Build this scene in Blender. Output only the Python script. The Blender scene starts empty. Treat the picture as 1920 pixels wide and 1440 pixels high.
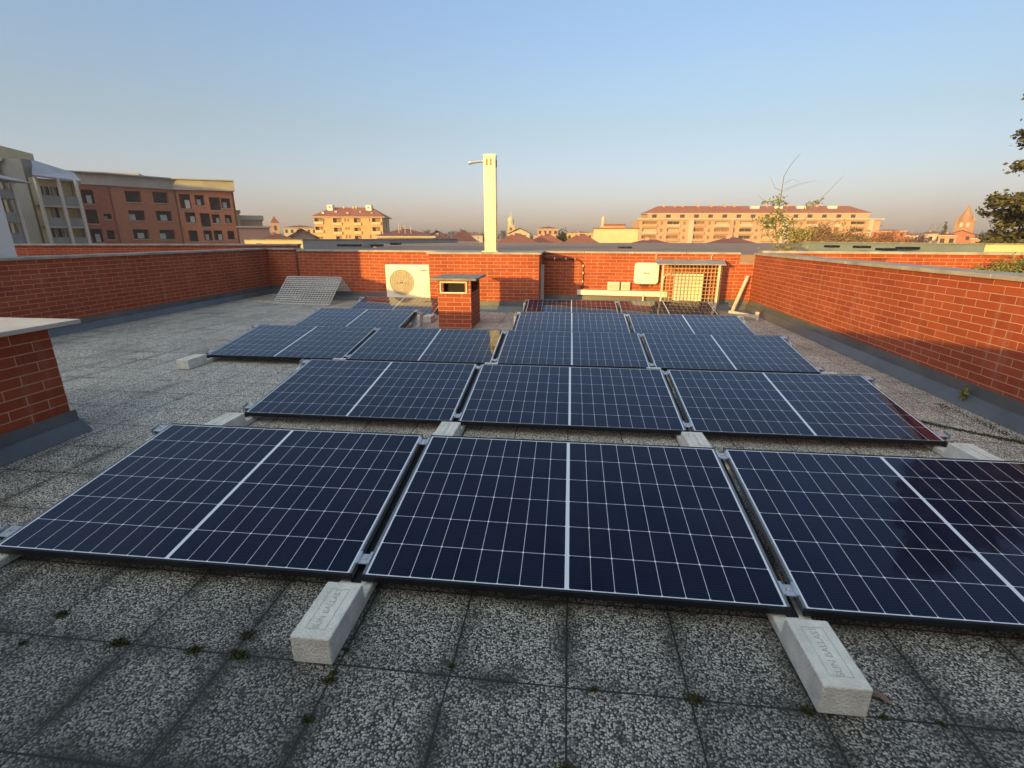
import bpy, math, random
from mathutils import Vector, Matrix
random.seed(7)
SC = bpy.context.scene
COL = SC.collection
R = math.radians
PI = math.pi

# ------------------------------------------------------------------ camera model
F, PITCH, ROLL, YAW = 915.65, .2919, .0012, .1107
def _cam():
    cp, sp = math.cos(PITCH), math.sin(PITCH)
    fw = Vector((0, cp, -sp)); up = Vector((0, sp, cp)); rt = Vector((1, 0, 0))
    r2 = math.cos(ROLL)*rt + math.sin(ROLL)*up
    u2 = -math.sin(ROLL)*rt + math.cos(ROLL)*up
    M = Matrix.Rotation(YAW, 3, 'Z')
    return M @ r2, M @ u2, M @ fw
CR, CU, CF = _cam()
CC = Vector((0, -1.6589, 1.3697))
def ray(x, y): return CF + CR*((x-960)/F) - CU*((y-720)/F)
def onz(x, y, z): d = ray(x, y); return CC + d*((z-CC.z)/d.z)
def ony(x, y, Y): d = ray(x, y); return CC + d*((Y-CC.y)/d.y)
def away(x, y, D):                       # point at horizontal distance D
    d = ray(x, y); return CC + d*(D/math.hypot(d.x, d.y))
ZF = -.09                                # roof floor level
ZG = -14.0                               # street level

# ------------------------------------------------------------------ mesh builder
class MB:
    def __init__(s): s.v = []; s.f = []; s.uv = []; s.m = []
    def face(s, pts, uv=None, mi=0):
        n = len(s.v); s.v += [tuple(p) for p in pts]
        s.f.append(tuple(range(n, n+len(pts))))
        if uv is None:
            a = Vector(pts[1])-Vector(pts[0]); b = Vector(pts[-1])-Vector(pts[0])
            if len(pts) > 3: b = Vector(pts[2])-Vector(pts[0])
            nn = a.cross(b)
            ax, ay, az = abs(nn.x), abs(nn.y), abs(nn.z)
            if az >= ax and az >= ay: uv = [(p[0], p[1]) for p in pts]
            elif ay >= ax: uv = [(p[0], p[2]) for p in pts]
            else: uv = [(p[1], p[2]) for p in pts]
        s.uv += uv; s.m.append(mi)
    def box(s, x0, x1, y0, y1, z0, z1, mi=0, skip=''):
        a, b, c, d = (x0, y0), (x1, y0), (x1, y1), (x0, y1)
        if 'f' not in skip: s.face([(x0, y0, z0), (x1, y0, z0), (x1, y0, z1), (x0, y0, z1)], mi=mi)
        if 'r' not in skip: s.face([(x1, y0, z0), (x1, y1, z0), (x1, y1, z1), (x1, y0, z1)], mi=mi)
        if 'b' not in skip: s.face([(x1, y1, z0), (x0, y1, z0), (x0, y1, z1), (x1, y1, z1)], mi=mi)
        if 'l' not in skip: s.face([(x0, y1, z0), (x0, y0, z0), (x0, y0, z1), (x0, y1, z1)], mi=mi)
        if 't' not in skip: s.face([(x0, y0, z1), (x1, y0, z1), (x1, y1, z1), (x0, y1, z1)], mi=mi)
        if 'd' not in skip: s.face([(x0, y1, z0), (x1, y1, z0), (x1, y0, z0), (x0, y0, z0)], mi=mi)
        return s
    def obox(s, p0, p1, w, h, up=Vector((0, 0, 1)), mi=0):      # bar from p0 to p1
        p0 = Vector(p0); p1 = Vector(p1); d = (p1-p0).normalized()
        a = d.cross(up)
        if a.length < 1e-4: a = d.cross(Vector((1, 0, 0)))
        a.normalize(); b = a.cross(d).normalized()
        a *= w/2; b *= h/2
        q = [p0-a-b, p0+a-b, p0+a+b, p0-a+b, p1-a-b, p1+a-b, p1+a+b, p1-a+b]
        for i in ((0, 1, 2, 3), (5, 4, 7, 6), (1, 5, 6, 2), (4, 0, 3, 7), (3, 2, 6, 7), (4, 5, 1, 0)):
            s.face([q[k] for k in i], mi=mi)
        return s
    def tube(s, pts, rad, n=8, cap=True, mi=0):
        pts = [Vector(p) for p in pts]
        rads = rad if isinstance(rad, (list, tuple)) else [rad]*len(pts)
        rings = []
        ref = None
        for i, p in enumerate(pts):
            d = (pts[min(i+1, len(pts)-1)]-pts[max(i-1, 0)]).normalized()
            if ref is None: ref = d.orthogonal().normalized()
            a = (ref - d*ref.dot(d))
            if a.length < 1e-5: a = d.orthogonal()
            a.normalize(); ref = a; b = d.cross(a)
            rings.append([p+(a*math.cos(2*PI*k/n)+b*math.sin(2*PI*k/n))*rads[i] for k in range(n)])
        for i in range(len(rings)-1):
            for k in range(n):
                k2 = (k+1) % n
                s.face([rings[i][k], rings[i][k2], rings[i+1][k2], rings[i+1][k]], mi=mi)
        if cap:
            s.face(rings[0][::-1], mi=mi); s.face(rings[-1], mi=mi)
        return s
    def disc(s, c, r, n, axis='y', mi=0):
        P = []
        for k in range(n):
            a = 2*PI*k/n
            if axis == 'y': P.append((c[0]+r*math.cos(a), c[1], c[2]+r*math.sin(a)))
            else: P.append((c[0]+r*math.cos(a), c[1]+r*math.sin(a), c[2]))
        s.face(P, mi=mi)
    def prism_x(s, prof, x0, x1, mi=0):       # profile in (y,z), counter-clockwise seen from +x
        A = [(x0, y, z) for y, z in prof]; B = [(x1, y, z) for y, z in prof]
        s.face(B, mi=mi); s.face(A[::-1], mi=mi)
        n = len(prof)
        for i in range(n):
            j = (i+1) % n
            s.face([A[i], A[j], B[j], B[i]], mi=mi)
        return s
    def prism_z(s, poly, z0, z1, mi=0, top=True, bot=True, walls=True):   # poly counter-clockwise
        n = len(poly)
        if walls:
            L = 0
            for i in range(n):
                j = (i+1) % n
                (ax, ay), (bx, by) = poly[i][:2], poly[j][:2]
                l = math.hypot(bx-ax, by-ay)
                s.face([(ax, ay, z0), (bx, by, z0), (bx, by, z1), (ax, ay, z1)],
                       [(L, z0), (L+l, z0), (L+l, z1), (L, z1)], mi); L += l
        if top: s.face([(x, y, z1) for x, y in [p[:2] for p in poly]], mi=mi)
        if bot: s.face([(x, y, z0) for x, y in [p[:2] for p in poly][::-1]], mi=mi)
        return s
    def build(s, name, mats, parent=None, loc=(0, 0, 0), rz=0, bevel=0, smooth=False, merge=False):
        me = bpy.data.meshes.new(name)
        me.from_pydata(s.v, [], s.f)
        uvl = me.uv_layers.new(name='UVMap')
        flat = [c for t in s.uv for c in t]
        uvl.data.foreach_set('uv', flat)
        if not isinstance(mats, (list, tuple)): mats = [mats]
        for m in mats: me.materials.append(m)
        me.polygons.foreach_set('material_index', s.m)
        me.update()
        if merge or bevel or smooth:
            import bmesh
            bm = bmesh.new(); bm.from_mesh(me)
            bmesh.ops.remove_doubles(bm, verts=bm.verts, dist=1e-5)
            bmesh.ops.recalc_face_normals(bm, faces=bm.faces)
            bm.to_mesh(me); bm.free()
        if smooth: me.polygons.foreach_set('use_smooth', [True]*len(me.polygons))
        o = bpy.data.objects.new(name, me); COL.objects.link(o)
        o.location = loc; o.rotation_euler = (0, 0, rz)
        if bevel:
            b = o.modifiers.new('bevel', 'BEVEL'); b.width = bevel; b.segments = 2; b.limit_method = 'ANGLE'; b.angle_limit = R(40)
        if parent is not None: o.parent = parent
        return o

def tag(o, label=None, cat=None, group=None, kind=None):
    if label: o['label'] = label
    if cat: o['category'] = cat
    if group: o['group'] = group
    if kind: o['kind'] = kind
    return o
def thing(name, label, cat, loc=(0, 0, 0), rz=0, group=None, rx=0):
    o = bpy.data.objects.new(name, None); COL.objects.link(o)
    o.location = loc; o.rotation_euler = (rx, 0, rz); o.empty_display_size = .2
    return tag(o, label, cat, group)
def children(o): return [c for c in bpy.data.objects if c.parent is o]
def dup(root, loc, rz=None, label=None, group=None):
    r = root.copy(); COL.objects.link(r); r.location = loc
    if rz is not None: r.rotation_euler[2] = rz
    if label: r['label'] = label
    if group: r['group'] = group
    for ch in children(root):
        c = ch.copy(); COL.objects.link(c); c.parent = r
        for g in children(ch):
            d = g.copy(); COL.objects.link(d); d.parent = c
    return r

# ------------------------------------------------------------------ node materials
class NT:
    def __init__(s, name):
        s.mat = bpy.data.materials.new(name); s.mat.use_nodes = True
        s.t = s.mat.node_tree; s.t.nodes.clear()
        s.out = s.n('ShaderNodeOutputMaterial'); s.b = s.n('ShaderNodeBsdfPrincipled')
        s.l(s.b.outputs[0], s.out.inputs[0])
    def n(s, t, **k):
        x = s.t.nodes.new(t)
        for a, v in k.items(): setattr(x, a, v)
        return x
    def l(s, a, b): s.t.links.new(a, b)
    def setp(s, k, v):
        if hasattr(v, 'links') or hasattr(v, 'is_linked'): s.l(v, s.b.inputs[k])
        else: s.b.inputs[k].default_value = v
    def math(s, op, a, b=None, c=None, clamp=False):
        x = s.n('ShaderNodeMath', operation=op, use_clamp=clamp)
        for i, v in enumerate((a, b, c)):
            if v is None: continue
            if isinstance(v, (int, float)): x.inputs[i].default_value = v
            else: s.l(v, x.inputs[i])
        return x.outputs[0]
    def coord(s, kind='Object'): return s.n('ShaderNodeTexCoord').outputs[kind]
    def mapping(s, vec, scale=(1, 1, 1), loc=(0, 0, 0)):
        m = s.n('ShaderNodeMapping'); s.l(vec, m.inputs[0])
        m.inputs['Scale'].default_value = scale; m.inputs['Location'].default_value = loc
        return m.outputs[0]
    def noise(s, vec, scale, detail=4, rough=.55, out='Fac'):
        x = s.n('ShaderNodeTexNoise'); s.l(vec, x.inputs['Vector'])
        x.inputs['Scale'].default_value = scale; x.inputs['Detail'].default_value = detail
        x.inputs['Roughness'].default_value = rough
        return x.outputs[out]
    def ramp(s, fac, stops, interp='LINEAR'):
        x = s.n('ShaderNodeValToRGB'); s.l(fac, x.inputs[0]); cr = x.color_ramp; cr.interpolation = interp
        while len(cr.elements) < len(stops): cr.elements.new(.5)
        for e, (p, c) in zip(cr.elements, stops):
            e.position = p; e.color = (c[0], c[1], c[2], 1) if not isinstance(c, (int, float)) else (c, c, c, 1)
        return x.outputs[0]
    def mix(s, fac, a, b, mode='MIX'):
        x = s.n('ShaderNodeMix', data_type='RGBA', blend_type=mode)
        for i, v in ((0, fac), (6, a), (7, b)):
            if isinstance(v, (int, float)): x.inputs[i].default_value = v
            elif isinstance(v, tuple): x.inputs[i].default_value = (v[0], v[1], v[2], 1)
            else: s.l(v, x.inputs[i])
        return x.outputs[2]
    def bump(s, h, strength=.3, dist=.01):
        x = s.n('ShaderNodeBump'); s.l(h, x.inputs['Height'])
        x.inputs['Strength'].default_value = strength; x.inputs['Distance'].default_value = dist
        s.l(x.outputs[0], s.b.inputs['Normal'])

def plain(name, col, rough=.7, var=.25, scale=6, metal=0, bump=0, bscale=40, spec=.5, coat=0):
    t = NT(name); co = t.coord()
    n1 = t.noise(co, scale, 6)
    lo = tuple(c*(1-var) for c in col); hi = tuple(min(1, c*(1+var)) for c in col)
    t.l(t.ramp(n1, [(.3, lo), (.7, hi)]), t.b.inputs['Base Color'])
    t.setp('Roughness', rough); t.setp('Metallic', metal); t.setp('Specular IOR Level', spec)
    if coat: t.setp('Coat Weight', coat)
    if bump: t.bump(t.noise(co, bscale, 4), bump, .01)
    return t.mat

def brick(name, c1, c2, mortar, bw=.27, bh=.070, ms=.008, dirt=.35):
    t = NT(name); uv = t.coord('UV')
    b = t.n('ShaderNodeTexBrick'); t.l(uv, b.inputs['Vector'])
    b.offset = .5
    for k, v in (('Scale', 1), ('Mortar Size', ms/2), ('Mortar Smooth', .2), ('Bias', 0.0), ('Brick Width', bw), ('Row Height', bh)):
        b.inputs[k].default_value = v
    b.inputs['Color1'].default_value = (*c1, 1); b.inputs['Color2'].default_value = (*c2, 1); b.inputs['Mortar'].default_value = (*mortar, 1)
    n1 = t.noise(uv, 1.6, 5); n2 = t.noise(uv, 60, 3)
    c = t.mix(dirt, b.outputs['Color'], t.ramp(n1, [(.3, .35), (.7, 1.0)]), 'MULTIPLY')
    c = t.mix(.35, c, t.ramp(n2, [(.3, .55), (.7, 1.0)]), 'MULTIPLY')
    # runs of lime washed down from the joints
    st = t.noise(t.mapping(uv, (9, .9, 1)), 1, 4)
    c = t.mix(t.math('MULTIPLY', t.ramp(st, [(.55, 0), (.78, 1)]), .32), c, (.42, .27, .2))
    t.l(c, t.b.inputs['Base Color']); t.setp('Roughness', .8); t.setp('Specular IOR Level', .3)
    h = t.math('SUBTRACT', 1, b.outputs['Fac'])
    h = t.math('ADD', h, t.math('MULTIPLY', n2, .35))
    t.bump(h, .6, .006)
    return t.mat

def roof_tiles(name, c1, c2, pitch=.4):
    t = NT(name); co = t.coord('UV')
    w = t.n('ShaderNodeTexWave', wave_type='BANDS', bands_direction='X'); t.l(co, w.inputs[0])
    w.inputs['Scale'].default_value = 1/pitch/ (2*PI) * 2*PI/ 1.0 * .5
    w.inputs['Distortion'].default_value = .6; w.inputs['Detail'].default_value = 2
    n = t.noise(co, .5, 6)
    c = t.ramp(n, [(.3, c1), (.7, c2)])
    c = t.mix(.3, c, w.outputs['Color'], 'MULTIPLY')
    t.l(c, t.b.inputs['Base Color']); t.setp('Roughness', .85); t.setp('Specular IOR Level', .2)
    return t.mat

def floor_mat():
    t = NT('washed_gravel_slabs'); co = t.coord('Object')
    PT = .405
    # slab joints
    sep = t.n('ShaderNodeSeparateXYZ'); t.l(co, sep.inputs[0])
    warp = t.math('MULTIPLY', t.math('SUBTRACT', t.noise(co, .9, 2), .5), .012)
    def joint(c, off):
        u = t.math('DIVIDE', t.math('ADD', t.math('ADD', c, -off), warp), PT)
        fr = t.math('FRACT', u)
        d = t.math('MULTIPLY', t.math('MINIMUM', fr, t.math('SUBTRACT', 1, fr)), PT)
        return d, t.math('FLOOR', u)
    jx, ix = joint(sep.outputs[0], .044-PT*60); jy, iy = joint(sep.outputs[1], -.357-PT*60)
    d = t.math('MINIMUM', jx, jy)
    # per-slab tone
    cmb = t.n('ShaderNodeCombineXYZ'); t.l(ix, cmb.inputs[0]); t.l(iy, cmb.inputs[1])
    wn = t.n('ShaderNodeTexWhiteNoise', noise_dimensions='3D'); t.l(cmb.outputs[0], wn.inputs['Vector'])
    # pebbles
    v = t.n('ShaderNodeTexVoronoi', feature='F1', voronoi_dimensions='2D'); jv = t.n('ShaderNodeVectorMath', operation='SCALE'); jv.inputs['Scale'].default_value = .005; t.l(t.noise(co, 70, 2, .5, 'Color'), jv.inputs[0]); ja = t.n('ShaderNodeVectorMath', operation='ADD'); t.l(co, ja.inputs[0]); t.l(jv.outputs[0], ja.inputs[1]); t.l(ja.outputs[0], v.inputs['Vector']); v.inputs['Scale'].default_value = 138
    vs = t.n('ShaderNodeSeparateColor'); t.l(v.outputs['Color'], vs.inputs[0])
    peb = t.ramp(vs.outputs[0], [(0, (.06, .06, .055)), (.3, (.24, .235, .22)), (.6, (.55, .535, .50)), (.85, (.86, .82, .75)), (1, (1.0, .96, .88))])
    edge = t.ramp(v.outputs['Distance'], [(.34, 1.0), (.66, .05)])
    c = t.mix(1, peb, edge, 'MULTIPLY')
    c = t.mix(.55, c, t.ramp(wn.outputs['Value'], [(0, .7), (1, 1.0)]), 'MULTIPLY')
    # warm moss and grime blotches
    big = t.noise(co, 1.3, 6, .6); mid = t.noise(co, 5, 5, .65)
    c = t.mix(.6, c, t.ramp(big, [(.34, .6), (.5, 1.0)]), 'MULTIPLY')
    c = t.mix(1, c, (1.25, 1.2, 1.13), 'MULTIPLY')
    c = t.mix(t.math('MULTIPLY', t.ramp(mid, [(.55, 0), (.78, 1)]), .45), c, (.10, .085, .05))
    # darker tone on the slabs of the south strip, ragged edged
    south_dark = t.math('ADD', sep.outputs[1], t.math('MULTIPLY', t.noise(co, .8, 5), 2.6))
    south_dark = t.ramp(t.math('MULTIPLY', south_dark, .2), [(.12, 1), (.62, 0)])
    c = t.mix(south_dark, c, (.33, .335, .345), 'MULTIPLY')
    # grime creeping from the joints
    near = t.math('MULTIPLY', t.math('SUBTRACT', 1, t.math('DIVIDE', d, .085), clamp=True), t.math('ADD', t.ramp(t.noise(co, 1.6, 6, .65), [(.5, 0), (.66, .5)]), t.math('MULTIPLY', south_dark, t.ramp(t.noise(co, 3.1, 5), [(.36, 0), (.56, 1)])), clamp=True))
    c = t.mix(t.math('MULTIPLY', near, .95), c, (.014, .013, .008))
    spots = t.noise(co, 11, 2, .4)
    c = t.mix(t.math('MULTIPLY', t.ramp(spots, [(.70, 0), (.74, 1)]), .85), c, (.02, .019, .015))
    jm = t.math('LESS_THAN', t.math('ADD', d, t.math('MULTIPLY', t.noise(co, 30, 2), .004)), .0056)
    c = t.mix(jm, c, (.008, .008, .007))
    t.l(c, t.b.inputs['Base Color']); t.setp('Roughness', .6); t.setp('Specular IOR Level', .5)
    h = t.math('ADD', t.math('MULTIPLY', t.math('SUBTRACT', 1, v.outputs['Distance']), .8), t.math('MULTIPLY', jm, -2.5))
    t.bump(h, .55, .004)
    return t.mat

PW, PH = 1.722, 1.134
def cell_mat():
    t = NT('photovoltaic_glass'); uv = t.coord('UV')
    sep = t.n('ShaderNodeSeparateXYZ'); t.l(uv, sep.inputs[0])
    u, v = sep.outputs[0], sep.outputs[1]
    mu, mv, cg = .019, .017, .008
    pu = (PW/2-mu-cg)/9; pv = (PH-2*mv)/6
    # mirrored about the centre
    du = t.math('SUBTRACT', t.math('ABSOLUTE', t.math('SUBTRACT', u, PW/2)), cg)
    au = t.math('DIVIDE', du, pu); av = t.math('DIVIDE', t.math('SUBTRACT', v, mv), pv)
    qu = t.math('MULTIPLY', t.math('ABSOLUTE', t.math('SUBTRACT', t.math('FRACT', au), .5)), pu)
    qv = t.math('MULTIPLY', t.math('ABSOLUTE', t.math('SUBTRACT', t.math('FRACT', av), .5)), pv)
    r, g = .0068, .001
    ex = t.math('MAXIMUM', t.math('SUBTRACT', qu, pu/2-g-r), 0); ey = t.math('MAXIMUM', t.math('SUBTRACT', qv, pv/2-g-r), 0)
    ln = t.math('SQRT', t.math('ADD', t.math('MULTIPLY', ex, ex), t.math('MULTIPLY', ey, ey)))
    back = t.math('GREATER_THAN', ln, r)
    out = t.math('MAXIMUM', t.math('LESS_THAN', du, 0), t.math('GREATER_THAN', au, 9))
    out = t.math('MAXIMUM', out, t.math('MAXIMUM', t.math('LESS_THAN', av, 0), t.math('GREATER_THAN', av, 6)))
    back = t.math('MAXIMUM', back, out)
    # fine silver bus wires running along each cell row
    w = t.math('FRACT', t.math('MULTIPLY', av, 14)); wire = t.math('LESS_THAN', t.math('ABSOLUTE', t.math('SUBTRACT', w, .5)), .09)
    cmb = t.n('ShaderNodeCombineXYZ'); t.l(t.math('FLOOR', t.math('DIVIDE', u, pu)), cmb.inputs[0]); t.l(t.math('FLOOR', av), cmb.inputs[1])
    wn = t.n('ShaderNodeTexWhiteNoise', noise_dimensions='3D'); t.l(cmb.outputs[0], wn.inputs['Vector'])
    cell = t.mix(wn.outputs['Value'], (.0025, .004, .014), (.004, .0065, .022))
    oi = t.n('ShaderNodeObjectInfo')
    cell = t.mix(oi.outputs['Random'], t.mix(1, cell, (.7, .75, .7), 'MULTIPLY'), t.mix(1, cell, (1.1, 1.15, 1.45), 'MULTIPLY'))
    cell = t.mix(t.math('MULTIPLY', wire, .5), cell, (.022, .028, .05))
    dust = t.noise(t.coord('Object'), 3, 6)
    cell = t.mix(t.math('MULTIPLY', t.ramp(dust, [(.4, 0), (.8, 1)]), .018), cell, (.3, .29, .27))
    c = t.mix(back, cell, (.62, .66, .74))
    t.l(c, t.b.inputs['Base Color']); t.setp('Roughness', .35); t.setp('Specular IOR Level', .04)
    t.setp('Coat Weight', 1.0); t.setp('Coat Roughness', .035); t.setp('Coat IOR', 1.33)
    return t.mat

M = {}
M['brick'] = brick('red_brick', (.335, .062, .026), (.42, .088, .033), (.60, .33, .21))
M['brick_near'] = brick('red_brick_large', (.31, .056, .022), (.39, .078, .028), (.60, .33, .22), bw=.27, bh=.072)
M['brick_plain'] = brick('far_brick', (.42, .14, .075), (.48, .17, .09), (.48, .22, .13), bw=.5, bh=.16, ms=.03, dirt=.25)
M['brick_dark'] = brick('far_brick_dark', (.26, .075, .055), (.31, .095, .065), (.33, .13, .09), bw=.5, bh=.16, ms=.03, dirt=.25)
M['coping'] = plain('stone_coping', (.33, .29, .25), .8, .3, 4, bump=.3)
M['slab_cap'] = plain('stone_cap', (.48, .43, .39), .75, .2, 3, bump=.2)
M['slab_dark'] = plain('weathered_stone_cap', (.21, .20, .185), .85, .35, 6, bump=.3)
M['flash'] = plain('painted_metal_flashing', (.085, .092, .100), .36, .25, 2.5, metal=.0, bump=.08, bscale=3)
M['floor'] = floor_mat()
M['block'] = plain('cast_concrete', (.62, .60, .55), .85, .16, 14, bump=.7, bscale=110)
M['cell'] = cell_mat()
M['frame'] = plain('black_anodised_frame', (.007, .008, .010), .45, .2, 8, spec=.3)
M['frame_end'] = plain('sky_grey_frame_end', (.16, .17, .19), .4, .1, 8, metal=.3)  # short sides greyed in colour for the sky they reflect
M['alu'] = plain('aluminium', (.62, .65, .68), .32, .15, 10, metal=.75)
M['back'] = plain('panel_backsheet', (.6, .6, .6), .7, .05)
M['cream'] = plain('cream_enamel', (.80, .74, .60), .45, .06, 4)
M['white'] = plain('white_enamel', (.74, .70, .60), .35, .04, 4)
M['grille'] = plain('fan_grille', (.34, .29, .22), .5, .3, 30)
M['darkhole'] = plain('dark_recess', (.012, .012, .013), .9, .3)
M['text'] = plain('dark_lettering', (.07, .06, .05), .6, .1)
M['steel'] = plain('stainless_steel', (.82, .70, .36), .36, .1, 3, metal=.55)
M['pipe'] = plain('brown_pipe', (.10, .028, .018), .5, .2)
M['conduit'] = plain('pale_conduit', (.62, .52, .40), .6, .12)
M['greybox'] = plain('grey_plastic', (.50, .52, .44), .5, .08)
M['galv'] = plain('galvanised_wire', (.52, .49, .46), .5, .15, 20, metal=.4)
M['cagewire'] = plain('painted_wire', (.38, .26, .15), .6, .15, 20)
M['rail'] = plain('weathered_wood', (.48, .42, .36), .8, .3, 12)
M['plaster_white'] = plain('white_plaster', (.62, .63, .63), .9, .06, 1.5)
M['plaster_cream'] = plain('cream_plaster', (.56, .47, .29), .9, .08, .6)
M['plaster_yellow'] = plain('yellow_plaster', (.56, .35, .15), .9, .08, .2)
M['plaster_pink'] = plain('pink_plaster', (.48, .28, .20), .9, .08, .2)
M['plaster_peach'] = plain('peach_plaster', (.50, .31, .19), .9, .1, .1)
M['plaster_pale'] = plain('pale_plaster', (.50, .43, .34), .9, .08, .2)
M['plaster_olive'] = plain('olive_plaster', (.37, .335, .24), .9, .1, .3)
M['plaster_grey'] = plain('grey_green_plaster', (.23, .24, .22), .9, .15, .3)
M['concrete'] = plain('grey_concrete', (.34, .32, .28), .9, .15, .4)
M['sheet'] = plain('shaded_side_grey', (.33, .34, .33), .7, .12, .5)  # shade of the receding parapet side put into this grey
M['sheet_shaded'] = plain('shade_painted_parapet', (.15, .19, .20), .7, .15, .8)  # blue-grey shade of the right parapet is in the colour itself
M['tower_brick'] = plain('old_tower_brick', (.34, .19, .11), .9, .2, .5)
M['roofmem'] = plain('roof_membrane', (.26, .165, .12), .85, .2, .6)
M['roofgrey'] = plain('grey_roof', (.30, .30, .34), .7, .12, .5)
M['tile'] = roof_tiles('terracotta_tiles', (.30, .10, .06), (.40, .15, .09))
M['tile_dark'] = roof_tiles('old_terracotta_tiles', (.22, .085, .06), (.32, .13, .09))
M['glass'] = plain('window_glass', (.03, .035, .04), .12, .3, .5, spec=.8)
M['recess'] = plain('window_recess', (.055, .045, .042), .9, .4, .4)
M['shutter'] = plain('shutter', (.30, .16, .09), .7, .2, .5)
M['railing'] = plain('balcony_panel', (.20, .20, .20), .6, .2, .8)
M['post'] = plain('pale_post', (.55, .50, .44), .7, .1)
M['bark'] = plain('bark', (.10, .075, .05), .9, .3, 8)
M['stem'] = plain('grey_stem', (.17, .16, .15), .85, .2, 12)
def leafmat(name, a, b):
    t = NT(name); n = t.noise(t.coord(), .9, 4)
    oi = t.n('ShaderNodeNewGeometry')
    f = t.math('ADD', t.math('MULTIPLY', oi.outputs['Random Per Island'], .6), t.math('MULTIPLY', n, .4))
    t.l(t.ramp(f, [(.15, a), (.85, b)]), t.b.inputs['Base Color']); t.setp('Roughness', .65); t.setp('Specular IOR Level', .25)
    return t.mat
M['cedar'] = leafmat('cedar_needles', (.028, .035, .020), (.105, .095, .045))
M['cypress'] = leafmat('cypress_foliage', (.02, .035, .015), (.05, .065, .03))
M['autumn'] = leafmat('autumn_foliage', (.15, .085, .035), (.26, .15, .06))
M['rust'] = leafmat('russet_foliage', (.20, .07, .03), (.32, .13, .05))
M['shrub'] = leafmat('shrub_leaves', (.09, .11, .035), (.24, .22, .07))
M['moss'] = leafmat('moss', (.022, .024, .010), (.075, .07, .028))
M['wood'] = leafmat('far_wood', (.06, .06, .045), (.13, .11, .075))
M['deadleaf'] = plain('dead_leaf', (.16, .10, .075), .8, .2, 60)

# ------------------------------------------------------------------ generic walls
def local_frame(p0, p1):
    d = Vector((p1[0]-p0[0], p1[1]-p0[1])); return d.length, math.atan2(d.y, d.x)

def cap_run(b, x0, x1, y0, y1, z0, z1, seg=1.2, gap=.006):
    n = max(1, round((x1-x0)/seg)); s = (x1-x0)/n
    for k in range(n):
        b.box(x0+k*s+(gap/2 if k else 0), x0+(k+1)*s-(gap/2 if k < n-1 else 0), y0, y1, z0, z1)

def flash_prof(side=1, h=.2, o=.11):
    # drawn on the -y face when side = 1: profile in (y,z)
    P = [(-.002, ZF+h), (-.012, ZF+h+.003), (-.014, ZF+h-.012), (-.022, ZF+h*.56), (-.040, ZF+h*.535), (-.046, ZF+h*.50), (-o*.86, ZF+.03), (-o, ZF+.003), (-.002, ZF+.003)]
    return P
def parapet(name, label, p0, p1, thick=.3, z0=ZF, ztop=1.035, mat='brick', flash=True, over=.035, capz=.04, fl_x=(0, 0), cap=True, cat='wall', capx=(0, 0)):
    """front (visible) face runs p0 -> p1 with the outward normal on its right hand side (-y local)"""
    L, a = local_frame(p0, p1)
    t = thing(name, label, cat, (p0[0], p0[1], 0), a)
    MB().box(0, L, 0, thick, z0, ztop).build('brickwork', M[mat], t)
    if cap:
        b = MB(); cap_run(b, capx[0], L+capx[1], -over, thick+over, ztop+.001, ztop+capz)
        b.build('coping', M['coping'], t, bevel=.004)
    if flash:
        P = flash_prof()
        MB().prism_x([(y, z) for y, z in P][::-1], fl_x[0], L+fl_x[1]).build('flashing', M['flash'], t)
    return t

# corners of our terrace (from the tile grid)
LW0, LW1 = (-7.63, -3.0), (-7.98, 11.02)        # left wall face
RW0, RW1 = (3.80, 9.14), (3.52, -3.0)           # right wall face
BR0, BR1 = (-.70, 9.66), (3.52, 9.18)           # back right section
BL0, BL1 = (-6.50, 9.90), (-2.70, 9.42)         # back left section
# floor: slabs
tag(MB().box(-9.2, 5.2, -3.4, 12.2, ZF-.15, ZF).build('terrace_paving', M['floor']), kind='structure')

lw = parapet('brick_parapet', 'long shaded red brick parapet on the left with pale coping', LW1, (-7.63-.0, -2.6), flash=False) if False else None
def side_wall(name, label, a, b, notch, **k):
    """wall with a scupper notch cut out of its top at one end; a -> b, face on the right-hand side of travel"""
    return parapet(name, label, a, b, **k)
# left wall: face looks to +x, so travel from far to near reversed (normal on right when heading +y is +x)
Lw = parapet('brick_parapet', 'long shaded red brick parapet along the left edge of the terrace', LW0, LW1, thick=.3, ztop=1.045)
# right wall: face looks to -x -> travel from far to near
Rw = parapet('brick_parapet', 'long sunlit red brick parapet along the right edge of the terrace', RW0, RW1, thick=.3, ztop=1.03)
# back right section and its low end piece in the corner
Bw = parapet('brick_parapet', 'sunlit back brick parapet carrying the white inverter and the caged unit', BR0, BR1, thick=.3, ztop=1.035)
cl, ca = local_frame(BR1, RW0)
cw = parapet('low_brick_wall', 'low brick corner piece under the notch between the back and right parapets', BR1, (RW0[0]+.05, RW0[1]), thick=.3, ztop=.855, capz=.02, over=.01, fl_x=(0, -.1))
# back left section
Bl = parapet('brick_parapet', 'back brick parapet left of the small chimney, half in shade behind the fan unit', BL0, BL1, thick=.3, ztop=1.04)
rc = parapet('low_brick_wall', 'recessed shaded brick piece in the far left corner of the terrace', (-8.02, 11.0), (-7.12, 10.86), thick=.3, ztop=1.045)
MB().box(.0, 1.6, 0, .25, ZF, .9).build('brickwork', M['brick'], thing('brick_return_wall', 'dark brick return deep in the gap of the far left corner', 'wall', (-7.5, 11.75, 0), -.1))
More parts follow.
